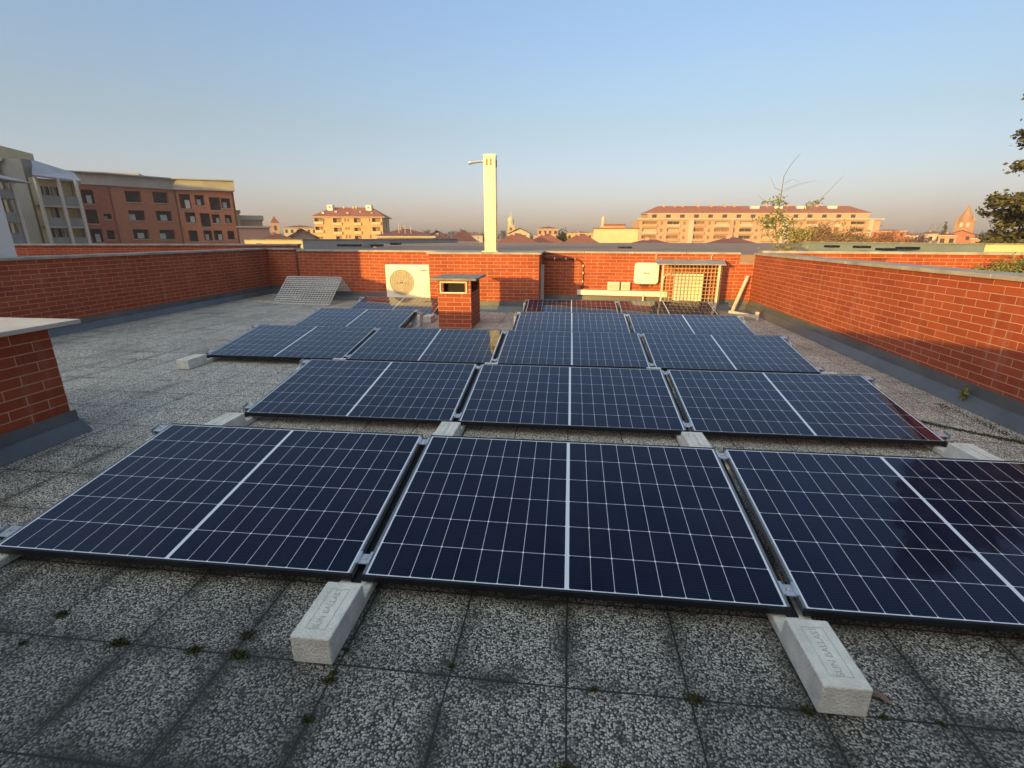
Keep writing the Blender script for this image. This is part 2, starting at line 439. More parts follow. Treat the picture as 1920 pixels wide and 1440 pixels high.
# middle block
mb = thing('brick_flue_block', 'wide brick block standing forward in the back parapet below the tall steel flue', 'wall', (0, 0, 0))
MB().box(-2.82, -.57, 8.33, 9.75, ZF, 1.04).build('brickwork', M['brick'], mb)
b = MB(); cap_run(b, -2.86, -.53, 8.30, 9.78, 1.041, 1.078, 1.17); b.build('coping', M['coping'], mb, bevel=.004)
b = MB(); b.prism_x([(8.33+y, z) for y, z in flash_prof()][::-1], -2.84, -.56); b.build('flashing', M['flash'], mb)
MB().box(-.566, -.50, 8.92, 9.02, ZF, .82).build('corner_post', M['galv'], mb)
# rear parapet behind the viewer (its top edge throws the long shadow)
parapet('brick_parapet', 'brick parapet closing the near side of the terrace behind the viewer', (3.6, -2.12), (-7.6, -2.12), thick=.3, ztop=1.05, flash=False)

# left stair house (white, rises behind the left parapet)
sh = thing('white_rendered_wall', 'tall plain white rendered wall rising behind the left parapet at the photo edge', 'wall', (0, 0, 0))
MB().box(-24, -8.08, 4.10, 4.93, -1.0, 3.3).build('wall', M['plaster_white'], sh)
MB().box(-24.05, -8.03, 4.05, 4.98, 3.302, 3.36).build('coping', M['coping'], sh)

# ------------------------------------------------------------------ chimneys on the terrace
def small_chimney():
    x0, x1, y0, y1, zt = -2.105, -1.552, 6.24, 7.05, .70
    t = thing('brick_chimney', 'small brick chimney with slab cap and framed vent between the panel rows', 'chimney', (x0, y0, 0))
    W_, D_ = x1-x0, y1-y0
    b = MB()
    # front opening and right opening near the top
    fo = (.10, W_-.10, .50, .665); ro = (.10, D_-.12, .50, .665)
    def openwall(b, axis, fixed, L, op, dep, flip):
        us = [0, op[0], op[1], L]; zs = [ZF, op[2], op[3], zt]
        for i in range(3):
            for j in range(3):
                if i == 1 and j == 1: continue
                P = [(us[i], zs[j]), (us[i+1], zs[j]), (us[i+1], zs[j+1]), (us[i], zs[j+1])]
                if axis == 'y': q = [(u, fixed, z) for u, z in P]
                else: q = [(fixed, u, z) for u, z in P]
                b.face(q)
        u0, u1, z0, z1 = op
        for (a, c) in (((u0, z0), (u1, z0)), ((u1, z0), (u1, z1)), ((u1, z1), (u0, z1)), ((u0, z1), (u0, z0))):
            if axis == 'y': q = [(a[0], fixed, a[1]), (c[0], fixed, c[1]), (c[0], fixed+dep, c[1]), (a[0], fixed+dep, a[1])]
            else: q = [(fixed, a[0], a[1]), (fixed, c[0], c[1]), (fixed+dep, c[0], c[1]), (fixed+dep, a[0], a[1])]
            b.face(q)
    openwall(b, 'y', 0, W_, fo, .09, False); openwall(b, 'x', W_, D_, ro, -.09, True)
    b.face([(W_, D_, ZF), (0, D_, ZF), (0, D_, zt), (W_, D_, zt)]); b.face([(0, D_, ZF), (0, 0, ZF), (0, 0, zt), (0, D_, zt)])
    b.build('brickwork', M['brick'], t)
    MB().box(.1, W_-.1, .1, D_-.1, .45, .69).build('flue_lining', M['darkhole'], t)
    f = MB(); a0, a1, c0, c1 = .045, W_-.06, .49, .682
    f.box(a0, a1, -.018, -.002, c0, c0+.022).box(a0, a1, -.018, -.002, c1-.022, c1).box(a0, a0+.02, -.017, -.002, c0+.022, c1-.022).box(a1-.02, a1, -.017, -.002, c0+.022, c1-.022)
    f.build('vent_frame', M['conduit'], t)
    MB().box(-.10, W_+.10, -.075, D_+.10, zt+.001, zt+.036).build('cap_slab', M['slab_dark'], t, bevel=.004)
small_chimney()
def near_chimney():
    # brick stack at the left edge; right face runs away from the viewer
    t = thing('brick_chimney', 'large brick chimney stack with pale stone slab cap at the left edge of the terrace', 'chimney', (-3.79, 1.50, 0), R(0))
    A = math.atan2(.55, 0) * 0
    MB().box(-1.5, 0, -1.35, 0, ZF, .735).build('brickwork', M['brick_near'], t)
    MB().box(-1.62, .10, -1.47, .17, .736, .768).build('cap_slab', M['slab_cap'], t, bevel=.003)
    P = flash_prof(h=.17, o=.115)
    b = MB()
    for (y0, y1) in ((-1.36, .012),):
        prof = [(-y, z) for y, z in P]
        A_ = [(x, y0-.06, z) for x, z in prof]; B_ = [(x, y1+.02, z) for x, z in prof]
        b.face(A_); b.face(B_[::-1])
        for i in range(len(prof)):
            j = (i+1) % len(prof); b.face([A_[i], B_[i], B_[j], A_[j]])
    b.build('flashing', M['flash'], t)
    MB().box(-1.5, -.002, .014, .04, ZF+.003, ZF+.15).build('flashing', M['flash'], t)
near_chimney()

# ------------------------------------------------------------------ solar array
TILT = R(9.0)
GAP = .0492
ROWY = [0, 1.8202, 3.6689, 5.3756, 7.1069]
ROWT = [R(9.0)]*4+[R(10.5)]; ROWZ = [0, 0, 0, 0, -.029]
ROWX = [.0383, .0524, .0808, .0891, .0936]
ORD = ['nearest', 'second', 'third', 'fourth', 'farthest']
def slot_x(r, s): return ROWX[r]+s*(PW+GAP)
slots = {0: [(-1, 'left'), (0, 'middle'), (1, 'right')],
         1: [(-1, 'left'), (0, 'middle'), (1, 'right')],
         2: [(-2, 'leftmost'), (-1, 'second from left'), (0, 'third from left'), (1, 'rightmost')],
         3: [('L', 'lone left'), (0, 'middle'), (1, 'right')],
         4: [('L', 'lone left'), (0, 'middle'), (1, 'right')]}
LONE = {3: -3.42, 4: -3.337}
def panel_x(r, s): return LONE[r] if s == 'L' else slot_x(r, s)
def make_panel():
    t = thing('solar_panel', 'x', 'solar panel', group='solar panels of the tilted array', rx=TILT)
    T = .032; lip = .011
    x0, x1, y0, y1 = -PW/2, PW/2, 0, PH
    b = MB()
    b.box(x0, x1, y0, y0+lip, -T, 0).box(x0, x1, y1-lip, y1, -T, 0)
    b.box(x0, x0+lip, y0+lip, y1-lip, -T, 0, mi=1).box(x1-lip, x1, y0+lip, y1-lip, -T, 0, mi=1)
    b.build('frame', [M['frame'], M['frame_end']], t, bevel=.0008)
    g = MB()
    z = -.0025
    g.face([(x0+lip, y0+lip, z), (x1-lip, y0+lip, z), (x1-lip, y1-lip, z), (x0+lip, y1-lip, z)],
           [(lip, lip), (PW-lip, lip), (PW-lip, PH-lip), (lip, PH-lip)], 0)
    z2 = -.008
    g.face([(x0+lip, y1-lip, z2), (x1-lip, y1-lip, z2), (x1-lip, y0+lip, z2), (x0+lip, y0+lip, z2)], None, 1)
    g.build('glass', [M['cell'], M['back']], t)
    MB().box(-.07, .07, PH-.13, PH-.05, -.026, -.0085).build('junction_box', M['frame'], t)
    return t
proto = make_panel(); first = True
for r in range(5):
    for s, nm in slots[r]:
        lab = f'dark blue solar panel, the {nm} one of the {ORD[r]} row' if s != 'L' else f'dark blue solar panel standing apart left of the small chimney in the {ORD[r]} row'
        loc = (panel_x(r, s), ROWY[r], ROWZ[r])
        if first: proto.location = loc; proto['label'] = lab; first = False
        else: dup(proto, loc, label=lab).rotation_euler[0] = ROWT[r]

# ballast blocks
BW = .148
def make_block(text):
    t = thing('ballast_block', 'x', 'concrete block', group='concrete ballast blocks under the panels')
    c, s_ = math.cos(TILT), math.sin(TILT)
    zt = .026; q0 = -.036
    yb = 1.05
    P = [(-.365, ZF+.002), (-.365, zt), (-.075, zt), (-.066, q0-.012), (.03, q0-.010), (.05, ZF+.016), (yb-.10, ZF+.016), (yb-.06, yb*s_/c+q0-.022), (yb+.03, yb*s_/c+q0-.010), (yb+.09, yb*s_/c+q0-.004), (yb+.10, ZF+.002)]
    MB().prism_x(P[::-1], -BW/2, BW/2).build('body', M['block'], t, bevel=.006, merge=True)
    MB().obox((0, .012, -.047), (0, 1.10*c, -.047+1.09*s_), .044, .014).build('rail', M['frame'], t)
    if text:
        # raised frame line and lettering cast in the top face
        z = zt+.0012
        f = MB(); a, e, y0, y1 = -.038, .038, -.325, -.115; w = .0022
        f.box(a, a+w, y0, y1, zt-.001, z).box(e-w, e, y0, y1, zt-.001, z).box(a+w, e-w, y0, y0+w, zt-.001, z).box(a+w, e-w, y1-w, y1, zt-.001, z)
        f.build('cast_border', M['block_dark'], t)
        cu = bpy.data.curves.new('lettering', 'FONT'); cu.body = 'SUN BALLAST'; cu.size = .034; cu.extrude = .0008
        cu.align_x = 'CENTER'; cu.align_y = 'CENTER'
        tmp = bpy.data.objects.new('lettering', cu); COL.objects.link(tmp)
        dg = bpy.context.evaluated_depsgraph_get()
        me = bpy.data.meshes.new_from_object(tmp.evaluated_get(dg))
        bpy.data.objects.remove(tmp)
        me.materials.clear(); me.materials.append(M['block_dark'])
        o = bpy.data.objects.new('cast_lettering', me); COL.objects.link(o)
        o.parent = t; o.location = (0, -.22, zt+.0006); o.rotation_euler = (0, 0, PI/2)
    return t
M['block_dark'] = plain('cast_concrete_shadowed', (.42, .41, .38), .9, .2, 60)
pb = make_block(True)
used = [False]
def put_block(x, r, lab):
    loc = (x, ROWY[r], 0)
    if not used[0]:
        pb.location = loc; pb['label'] = lab; used[0] = True
    else: dup(pb, loc, label=lab)
def make_clamp(kind):
    t = thing('panel_clamp', 'x', 'clamp', group='aluminium clamps holding the panels', rx=TILT)
    if kind == 'mid':
        b = MB()
        b.box(-GAP/2-.006, -GAP/2+.004, -.033, .033, .0012, .006).box(GAP/2-.004, GAP/2+.006, -.033, .033, .0012, .006)
        b.box(-GAP/2+.004, GAP/2-.004, -.028, .028, -.010, -.005)
        b.box(-GAP/2+.002, -GAP/2+.006, -.031, .031, -.010, .0056).box(GAP/2-.006, GAP/2-.002, -.031, .031, -.010, .0056)
        b.build('bracket', M['alu'], t)
        MB().tube([(0, 0, -.006), (0, 0, .003)], .009, 6).build('bolt', M['galv'], t)
    else:
        b = MB()
        b.box(-.045, .010, -.035, .035, .0012, .006).box(-.045, -.040, -.035, .035, -.03, .0012)
        b.box(-.085, -.045, -.035, .035, -.030, -.025).box(-.062, -.057, -.035, .035, -.025, .018)
        b.build('bracket', M['alu'], t)
        MB().tube([(-.022, 0, .006), (-.022, 0, .014)], .009, 6).build('bolt', M['galv'], t)
    return t
mc = make_clamp('mid'); ec = make_clamp('end'); cused = {'mid': False, 'end': False}
def put_clamp(kind, x, r, up, flip, lab):
    y = (PH-.075 if up else .10)
    loc = (x, ROWY[r]+y*math.cos(ROWT[r]), ROWZ[r]+y*math.sin(ROWT[r]))
    p = mc if kind == 'mid' else ec
    if not cused[kind]: p.location = loc; p['label'] = lab; cused[kind] = True; o = p
    else: o = dup(p, loc, label=lab)
    o.rotation_euler[0] = ROWT[r]
    if kind == 'end' and flip:
        o.scale = (-1, 1, 1)
for r in range(5):
    S = slots[r]
    i = 0
    xs = [panel_x(r, s) for s, _ in S]
    n = len(xs)
    for k in range(n):
        s, nm = S[k]
        # left side
        if k == 0 or xs[k]-xs[k-1] > PW+.1:
            x = xs[k]-PW/2
            put_block(x-.02, r, f'concrete block under the left edge of the {nm} panel, {ORD[r]} row')
            for up in (0, 1): put_clamp('end', x, r, up, False, f'end clamp at {"upper" if up else "lower"} left corner of the {nm} panel, {ORD[r]} row')
        # right side
        if k == n-1 or xs[k+1]-xs[k] > PW+.1:
            x = xs[k]+PW/2
            put_block(x+.02, r, f'concrete block under the right edge of the {nm} panel, {ORD[r]} row')
            for up in (0, 1): put_clamp('end', x, r, up, True, f'end clamp at {"upper" if up else "lower"} right corner of the {nm} panel, {ORD[r]} row')
        else:
            x = (xs[k]+xs[k+1])/2; nb = S[k+1][1]
            put_block(x-.01, r, f'concrete block under the joint of {nm} and {nb} panels, {ORD[r]} row')
            for up in (0, 1): put_clamp('mid', x, r, up, False, f'{"upper" if up else "lower"} clamp between {nm} and {nb} panels, {ORD[r]} row')

# ------------------------------------------------------------------ equipment at the back wall
def condenser():
    t = thing('fan_unit', 'cream air conditioning fan unit with round grille before the back parapet', 'air conditioner', (-3.995, 8.98, 0))
    W_, D_, z0, z1 = 1.0, .34, .07, .79
    MB().box(0, W_, 0, D_, z0, z1).build('casing', M['cream'], t, bevel=.012, merge=True)
    cx, cz, rr = .36, .42, .272
    g = MB()
    g.disc((cx, -.004, cz), rr, 48)
    g.build('fan_opening', M['grille'], t)
    gr = MB()
    for k in range(6):
        r_ = .045+k*.045
        ring = [(cx+r_*math.cos(2*PI*a/40), -.014, cz+r_*math.sin(2*PI*a/40)) for a in range(41)]
        gr.tube(ring, .003, 5, cap=False)
    n = 15
    for k in range(n):
        x = cx-rr+2*rr*(k+.5)/n; h = math.sqrt(max(0, rr*rr-(x-cx)**2))
        gr.tube([(x, -.012, cz-h), (x, -.012, cz+h)], .0035, 5)
    gr.tube([(cx+rr*math.cos(2*PI*a/48), -.010, cz+rr*math.sin(2*PI*a/48)) for a in range(49)], .008, 6, cap=False)
    gr.build('fan_grille', M['conduit'], t)
    bl = MB()
    for k in range(3):
        a = k*2*PI/3+.4
        bl.obox((cx, -.006, cz), (cx+.2*math.cos(a), -.006, cz+.2*math.sin(a)), .09, .004, up=Vector((0, 1, 0)))
    bl.build('fan_blades', M['grille'], t)
    bd = MB()
    for k in range(5): bd.box(.80+k*.029, .80+k*.029+.022, -.004, -.001, .660, .684)
    bd.build('badge', M['text'], t)
    f = MB(); f.box(.12, .2, .0, .34, ZF+.004, .069).box(.80, .88, .0, .34, ZF+.004, .069); f.build('foot', M['frame'], t)
condenser()
def wall_pt(x, off=0):
    k = (BR1[1]-BR0[1])/(BR1[0]-BR0[0]); return BR0[1]+(x-BR0[0])*k-off
WA = math.atan2(BR1[1]-BR0[1], BR1[0]-BR0[0])
def rounded_rect(w, h, r, n=6):
    P = []
    for cx, cz, a0 in ((w/2-r, -h/2+r, -PI/2), (w/2-r, h/2-r, 0), (-w/2+r, h/2-r, PI/2), (-w/2+r, -h/2+r, PI)):
        for k in range(n+1):
            a = a0+PI/2*k/n; P.append((cx+r*math.cos(a), cz+r*math.sin(a)))
    return P
def inverter():
    x = 1.69; w, h = .515, .45
    t = thing('inverter', 'white rounded inverter box with a small dark logo plate on the back parapet', 'inverter', (x, wall_pt(x, .0), .63), WA)
    P = rounded_rect(w, h, .07)
    b = MB(); n = len(P)
    Pb = [(px*1.0, -.02, pz) for px, pz in P]; Pm = [(px, -.10, pz) for px, pz in P]; Pf = [(px*.95, -.125, pz*.95) for px, pz in P]
    b.face(Pf)
    for i in range(n):
        j = (i+1) % n; b.face([Pb[i], Pb[j], Pm[j], Pm[i]]); b.face([Pm[i], Pm[j], Pf[j], Pf[i]])
    b.face(Pb[::-1]); b.build('casing', M['white'], t, merge=True, bevel=.004)
    P2 = rounded_rect(.135, .04, .012, 3)
    b = MB(); b.face([(px, -.128, pz+.005) for px, pz in P2]); b.build('logo_plate', M['grille'], t)
    b = MB()
    for k, dx in enumerate((-.12, -.07, -.04, .0, .03, .12)):
        b.tube([(dx, -.05, -h/2), (dx+.004, -.05, -h/2-.05-(.02*(k % 2)))], .009, 6)
    b.build('cable_gland', M['pipe'], t)
    MB().box(-.18, .18, -.02, -.001, -.15, .15).build('wall_bracket', M['galv'], t)
    # drain pipe below
inverter()
def dist_box(x0, x1, z0, z1, lab):
    xm = (x0+x1)/2
    t = thing('junction_box', lab, 'junction box', (xm, wall_pt(xm), 0), WA, 'junction boxes on the cable tray')
    w = x1-x0
    MB().box(-w/2, w/2, -.09, -.001, z0, z1).build('body', M['greybox'], t, bevel=.006, merge=True)
    MB().box(-w/2+.02, w/2-.02, -.098, -.091, z0+.035, z1-.03).build('cover', M['plaster_pale'], t, bevel=.003)
dist_box(.885, 1.145, .262, .435, 'larger left one of two pale green junction boxes above the cable tray')
dist_box(1.175, 1.37, .262, .435, 'smaller right one of two pale green junction boxes above the cable tray')
tr = thing('cable_tray', 'long cream cable tray fixed low along the sunlit back parapet', 'cable tray', (.235, wall_pt(.235), 0), WA)
MB().box(0, 1.93, -.075, -.001, .142, .25).build('channel', M['white'], tr, bevel=.003)
MB().box(.002, 1.928, -.079, -.076, .232, .247).build('lid_edge', M['cream'], tr)
b = MB()
b.tube([(1.43, -.10, .20), (1.43, -.11, .12), (1.43, -.14, .06), (1.43, -.18, -.07)], .016, 8)
b.build('drop_hose', M['conduit'], tr)
cp = thing('conduit_pipe', 'dark brown conduit bending down the back parapet to the cable tray', 'pipe', (0, 0, 0))
def wp(x, z, off=.03): return (x, wall_pt(x, off), z)
pts = [wp(-.55, .925), wp(.10, .918), wp(.20, .905), wp(.28, .86), wp(.325, .80), wp(.335, .72), wp(.34, .5), wp(.33, .33), wp(.32, .252)]
MB().tube(pts, .018, 8).build('tube', M['pipe'], cp)
b = MB()
for q in ((-.30, .922), (-.05, .92), (.15, .913), (.333, .77), (.338, .62), (.335, .43)):
    b.box(q[0]-.012, q[0]+.012, wall_pt(q[0], .052), wall_pt(q[0], .006), q[1]-.022, q[1]+.022)
b.build('clip', M['conduit'], cp)
sh_t = thing('hose', 'short pale hose rising beside the mesh cage from the cable tray', 'pipe', (0, 0, 0))
MB().tube([wp(2.03, .25, .09), wp(2.03, .52, .09), wp(2.06, .60, .10), wp(2.12, .63, .14), wp(2.22, .62, .2)], .016, 8).build('tube', M['conduit'], sh_t)

# outdoor unit in a mesh cage
ou = thing('outdoor_unit', 'cream outdoor unit standing inside the wire mesh cage', 'air conditioner', (2.20, 8.95, 0), WA)
MB().box(0, .56, 0, .25, .11, .655).build('casing', M['cream'], ou, bevel=.01, merge=True)
b = MB()
for k in range(12): b.box(.03, .53, -.006, -.001, .16+k*.04, .168+k*.04)
b.build('louvre', M['conduit'], ou)
MB().box(.05, .12, .02, .23, ZF+.003, .109).box(.44, .51, .02, .23, ZF+.003, .109).build('foot', M['galv'], ou)
cg = thing('mesh_cage', 'wire mesh cage with sheet roof guarding the outdoor unit in the right corner', 'cage', (0, 0, 0))
def wire_grid(b, O, U, V, nu, nv, rad):
    O, U, V = Vector(O), Vector(U), Vector(V)
    N = U.cross(V).normalized()
    for i in range(nu+1):
        p = O+U*(i/nu); b.obox(p, p+V, rad*2, rad*2, up=N)
    for j in range(nv+1):
        p = O+V*(j/nv)+N*rad*1.6; b.obox(p, p+U, rad*2, rad*2, up=N)
CX0, CX1, CY0 = 1.86, 2.98, 8.70
b = MB(); wire_grid(b, (CX0+.06, CY0, .05), (CX1-CX0-.06, -.06, 0), (0, 0, .80), 15, 11, .006); b.build('front_mesh', M['cagewire'], cg)
b = MB(); wire_grid(b, (CX1+.02, CY0-.06, .05), (0.18, .50, 0), (0, 0, .80), 7, 11, .006); b.build('side_mesh', M['cagewire'], cg)
b = MB(); b.box(CX1-.02, CX1+.02, CY0-.085, CY0-.05, ZF+.003, .86).box(CX0+.03, CX0+.06, CY0-.02, CY0+.01, ZF+.003, .86); b.build('post', M['conduit'], cg)
b = MB(); b.face([(CX0-.08, CY0-.08, .862), (CX1+.10, CY0-.14, .862), (CX1+.24, wall_pt(3.2, .02), .93), (CX0-.02, wall_pt(1.85, .02), .93)])
b.face([(CX0-.02, wall_pt(1.85, .02), .915), (CX1+.24, wall_pt(3.2, .02), .915), (CX1+.10, CY0-.14, .847), (CX0-.08, CY0-.08, .847)])
b.face([(CX0-.08, CY0-.08, .847), (CX1+.10, CY0-.14, .847), (CX1+.10, CY0-.14, .862), (CX0-.08, CY0-.08, .862)]); b.build('roof_sheet', M['coping'], cg)
b = MB()
for x in (1.86, 2.96): b.tube([wp(x, .90, .02), wp(x, 1.0, .03), wp(x+.015, 1.02, .05)], .010, 6)
b.build('hook', M['conduit'], cg)

# leaning plank and rail in the right corner
lp = thing('leaning_plank', 'long pale plank leaning against the right corner of the brick parapets', 'plank', (0, 0, 0))
MB().obox((3.36, 8.75, ZF+.01), (3.67, 9.02, .615), .062, .03).build('board', M['rail'], lp)
fr = thing('wooden_offcut', 'pale wooden bar with upright end lying beside the right end of the fourth row', 'plank', (0, 0, 0))
b = MB(); b.obox((3.10, 8.10, ZF+.10), (3.46, 7.72, ZF+.07), .05, .05); b.build('bar', M['rail'], fr)
MB().obox((3.47, 7.71, ZF+.005), (3.47, 7.71, ZF+.16), .06, .05).build('upright', M['rail'], fr)

# tall steel flue on the block
fl = thing('steel_flue', 'tall square stainless steel flue with side outlet standing on the brick block', 'flue', (0, 0, 0))
fx0, fx1, fy0, fy1, fz = -1.725, -1.49, 8.72, 8.96, 2.93
b = MB(); b.box(fx0, fx1, fy0, fy1, 1.079, fz); b.build('shaft', M['steel'], fl, bevel=.006, merge=True)
b = MB()
for k, x in enumerate((fx0+.045, fx0+.125)): b.box(x, x+.04, fy0-.004, fy0-.001, fz-.20, fz-.07)
b.box(fx1+.001, fx1+.004, fy0+.05, fy0+.11, fz-.22, fz-.08); b.box(fx1+.001, fx1+.004, fy0+.15, fy0+.20, fz-.22, fz-.08)
b.build('vent_slot', M['shutter'], fl)
MB().box(fx0-.05, fx1+.04, fy0-.05, fy1+.05, 1.079, 1.10).build('base_plate', M['conduit'], fl)
MB().box(fx0-.004, fx1+.004, fy0-.006, fy1+.006, fz-.025, fz+.004).build('top_lid', M['steel'], fl)
b = MB(); b.tube([(fx0+.02, 8.82, fz-.10), (fx0-.18, 8.78, fz-.125), (fx0-.27, 8.76, fz-.14)], .028, 12)
b.tube([(fx0-.25, 8.76, fz-.137), (fx0-.31, 8.75, fz-.147)], .036, 12); b.build('side_outlet', M['alu'], fl)

# A-frame wire cover, left
af = thing('wire_mesh_cover', 'galvanised wire mesh cover folded like a tent near the far left corner', 'mesh cover', (0, 0, 0))
b = MB(); wire_grid(b, (-6.63, 8.84, ZF+.012), (1.38, -.10, 0), (.07, .60, .545), 20, 13, .0085); b.build('front_mesh', M['galv'], af)
b = MB(); wire_grid(b, (-6.56, 9.44, .456), (1.38, -.10, 0), (.05, .62, -.54), 20, 13, .0085); b.build('rear_mesh', M['galv'], af)
b = MB(); b.obox((-6.65, 8.83, ZF+.01), (-5.24, 8.73, ZF+.01), .05, .014); b.build('base_bar', M['galv'], af)
o = thing('wooden_offcut', 'short pale batten lying left of the tent-shaped mesh cover', 'plank', (0, 0, 0))
MB().obox((-7.1, 8.95, ZF+.03), (-6.66, 8.93, ZF+.03), .05, .045).build('bar', M['rail'], o)
MB().box(-7.15, -7.10, 8.92, 8.97, ZF+.003, ZF+.10).build('upright', M['galv'], o)

# weeds, leaf
def leaf_cloud(b, pts, size, flat=.0, seed=0):
    rnd = random.Random(seed)
    for p in pts:
        p = Vector(p)
        a = Vector((rnd.uniform(-1, 1), rnd.uniform(-1, 1), rnd.uniform(-1, 1)*(1-flat))).normalized()
        c = a.orthogonal().normalized()
        c = (c*math.cos(rnd.uniform(0, 6.28))+a.cross(c)*math.sin(rnd.uniform(0, 6.28))).normalized()
        s_ = size*rnd.uniform(.6, 1.3)
        b.face([p-a*s_*.5, p+c*s_*.28, p+a*s_*.5, p-c*s_*.28], [(0, 0), (1, 0), (1, 1), (0, 1)])
def stems(base, n, h, spread, seed, rad=.004, bend=.3):
    rnd = random.Random(seed); out = []
    for k in range(n):
        a = rnd.uniform(0, 2*PI); s_ = spread*rnd.uniform(.3, 1); hh = h*rnd.uniform(.6, 1)
        P = []
        for i in range(5):
            t_ = i/4
            P.append(Vector((base[0]+math.cos(a)*s_*t_**1.4+rnd.uniform(-1, 1)*bend*.02*hh, base[1]+math.sin(a)*s_*t_**1.4, base[2]+hh*t_)))
        out.append(P)
    return out
wd = thing('weed', 'small yellowing weed growing from the flashing of the right parapet', 'plant', (3.60, 2.95, ZF))
b = MB(); lf = []
for P in stems((0, 0, 0), 5, .17, .05, 3):
    b.tube(P, .0022, 4)
    for q in P[1:]:
        for _ in range(9): lf.append(q+Vector((random.uniform(-.02, .02), random.uniform(-.02, .02), random.uniform(-.015, .015))))
b.build('stem', M['stem'], wd)
b = MB(); leaf_cloud(b, lf, .028, seed=4); b.build('foliage', M['shrub'], wd)
# moss in the joints at the right
b = MB(); rnd = random.Random(5); P = []
for k in range(2600):
    t_ = rnd.random(); x = 2.75+t_*.75+rnd.gauss(0, .02); y = 2.62-t_*.62+rnd.gauss(0, .02)
    P.append((x, y, ZF+rnd.uniform(0, .008)))
for k in range(1200):
    t_ = rnd.random(); P.append((3.42+rnd.gauss(0, .03), 1.6+t_*1.4, ZF+rnd.uniform(0, .008)))
for k in range(26):
    if rnd.random() < .6: cx, cy = rnd.uniform(-2.2, 1.6), -.357-.405*rnd.choice((0, 0, 1))
    else: cx, cy = .044+.405*rnd.randint(-5, 4), rnd.uniform(-.85, -.1)
    rr_ = rnd.uniform(.008, .024)
    for _ in range(int(260*rr_/.016)):
        a_ = rnd.uniform(0, 6.28); q_ = abs(rnd.gauss(0, .6))*rr_
        P.append((cx+math.cos(a_)*q_*1.5, cy+math.sin(a_)*q_, ZF+max(0, rr_-q_)*.5*rnd.random()))
leaf_cloud(b, P, .011, seed=6)
tag(b.build('moss', M['moss']), 'thin moss creeping along the slab joints near the right parapet', 'moss', kind='stuff')
lfp = onz(1650, 1308, ZF+.006)
b = MB(); n = 10
for i in range(n):
    t0, t1 = i/n, (i+1)/n; w0 = .013*math.sin(PI*t0)**.7 if t0 > 0 else 0; w1 = .013*math.sin(PI*t1)**.7 if t1 < 1 else 0
    c0, c1 = .006*math.sin(PI*t0*1.3), .006*math.sin(PI*t1*1.3)
    b.face([(-.035+.07*t0, -w0, c0+.004), (-.035+.07*t1, -w1, c1+.004), (-.035+.07*t1, 0, c1), (-.035+.07*t0, 0, c0)])
    b.face([(-.035+.07*t0, 0, c0), (-.035+.07*t1, 0, c1), (-.035+.07*t1, w1, c1+.004), (-.035+.07*t0, w0, c0+.004)])
tag(b.build('dead_leaf', M['deadleaf'], loc=lfp, rz=-.7), 'single brown dead leaf lying right of the right front ballast block', 'leaf')

# ------------------------------------------------------------------ neighbouring roofs just beyond
def pz(x, y, z): p = onz(x, y, z); return (p.x, p.y)
nr = MB()
nr.box(-70, -12.6, -10, 62, ZG, .30); nr.box(-12.6, -8.3, 4.95, 62, ZG, .30); nr.box(-8.3, 4.1, 12.2, 62, ZG, .52); nr.box(4.12, 60, -6, 62, ZG, .12)
nr_t = thing('neighbour_block', 'flat mauve grey roofs of the adjoining block beyond the parapets', 'building', (0, 0, 0))
nr = MB(); nr.prism_z([(-8.28, 12.3), (6.5, 12.3), (12.4, 27.2), (18.5, 42), (-13, 42), (-13, 31), (-8.28, 20)], ZG, .93); nr.build('roof', M['roofmem'], nr_t)
nr = MB(); nr.prism_z([(4.42, -6), (30, -6), (30, 34), (14, 31), (12.45, 27), (6.6, 12.3), (4.42, 12.3)], ZG, .10); nr.build('roof', M['roofmem'], nr_t)
nr = MB(); nr.prism_z([(-30, 5.05), (-8.3, 5.05), (-8.3, 20), (-13.02, 31), (-13.02, 40), (-30, 40)], ZG, .60); nr.build('roof', M['roofmem'], nr_t)
nr = MB(); nr.box(-9.15, 5.15, -3.35, 12.15, ZG, ZF-.16); nr.build('wall', M['brick'], thing('own_building', 'brick building body under the terrace', 'building'))
def low_wall(name, label, p0, p1, z0, z1, mat, thick=.25, cap='coping', cat='wall', over=.05):
    L, a = local_frame(p0, p1)
    t = thing(name, label, cat, (p0[0], p0[1], 0), a)
    MB().box(0, L, 0, thick, z0, z1).build('wall', M[mat], t)
    MB().box(-.02, L+.02, -over, thick+over, z1+.001, z1+.05).build('coping', M[cap], t)
    return t
# cream parapet (lit) turning into a shaded grey one that runs away
c0, c1 = onz(458, 449.5, 1.22), onz(566, 449.5, 1.22)
low_wall('cream_parapet', 'cream parapet wall of the next roof with a dark spout hole, left of centre', (c0.x, c0.y), (c1.x, c1.y), .3, 1.20, 'plaster_cream', cap='slab_dark')
sp = ony(467+20, 458, c0.y-.1)
tag(MB().box(sp.x-.1, sp.x+.1, c0.y-.25, c0.y-.05, sp.z-.05, sp.z+.05).build('water_spout', M['darkhole']), 'dark water spout sticking out of the cream parapet', 'spout')
c2 = Vector((-6.2, 42.0))
low_wall('grey_parapet', 'long shaded grey parapet of the next roof receding behind the back wall', (c1.x+.03, c1.y), (-9.2, 40.0), .3, 1.20, 'sheet', cap='slab_dark')
low_wall('brick_parapet', 'brick parapet continuing beyond the right wall in the sun', (4.15, 9.72), (15.5, 8.1), .1, 1.05, 'brick', thick=.3)
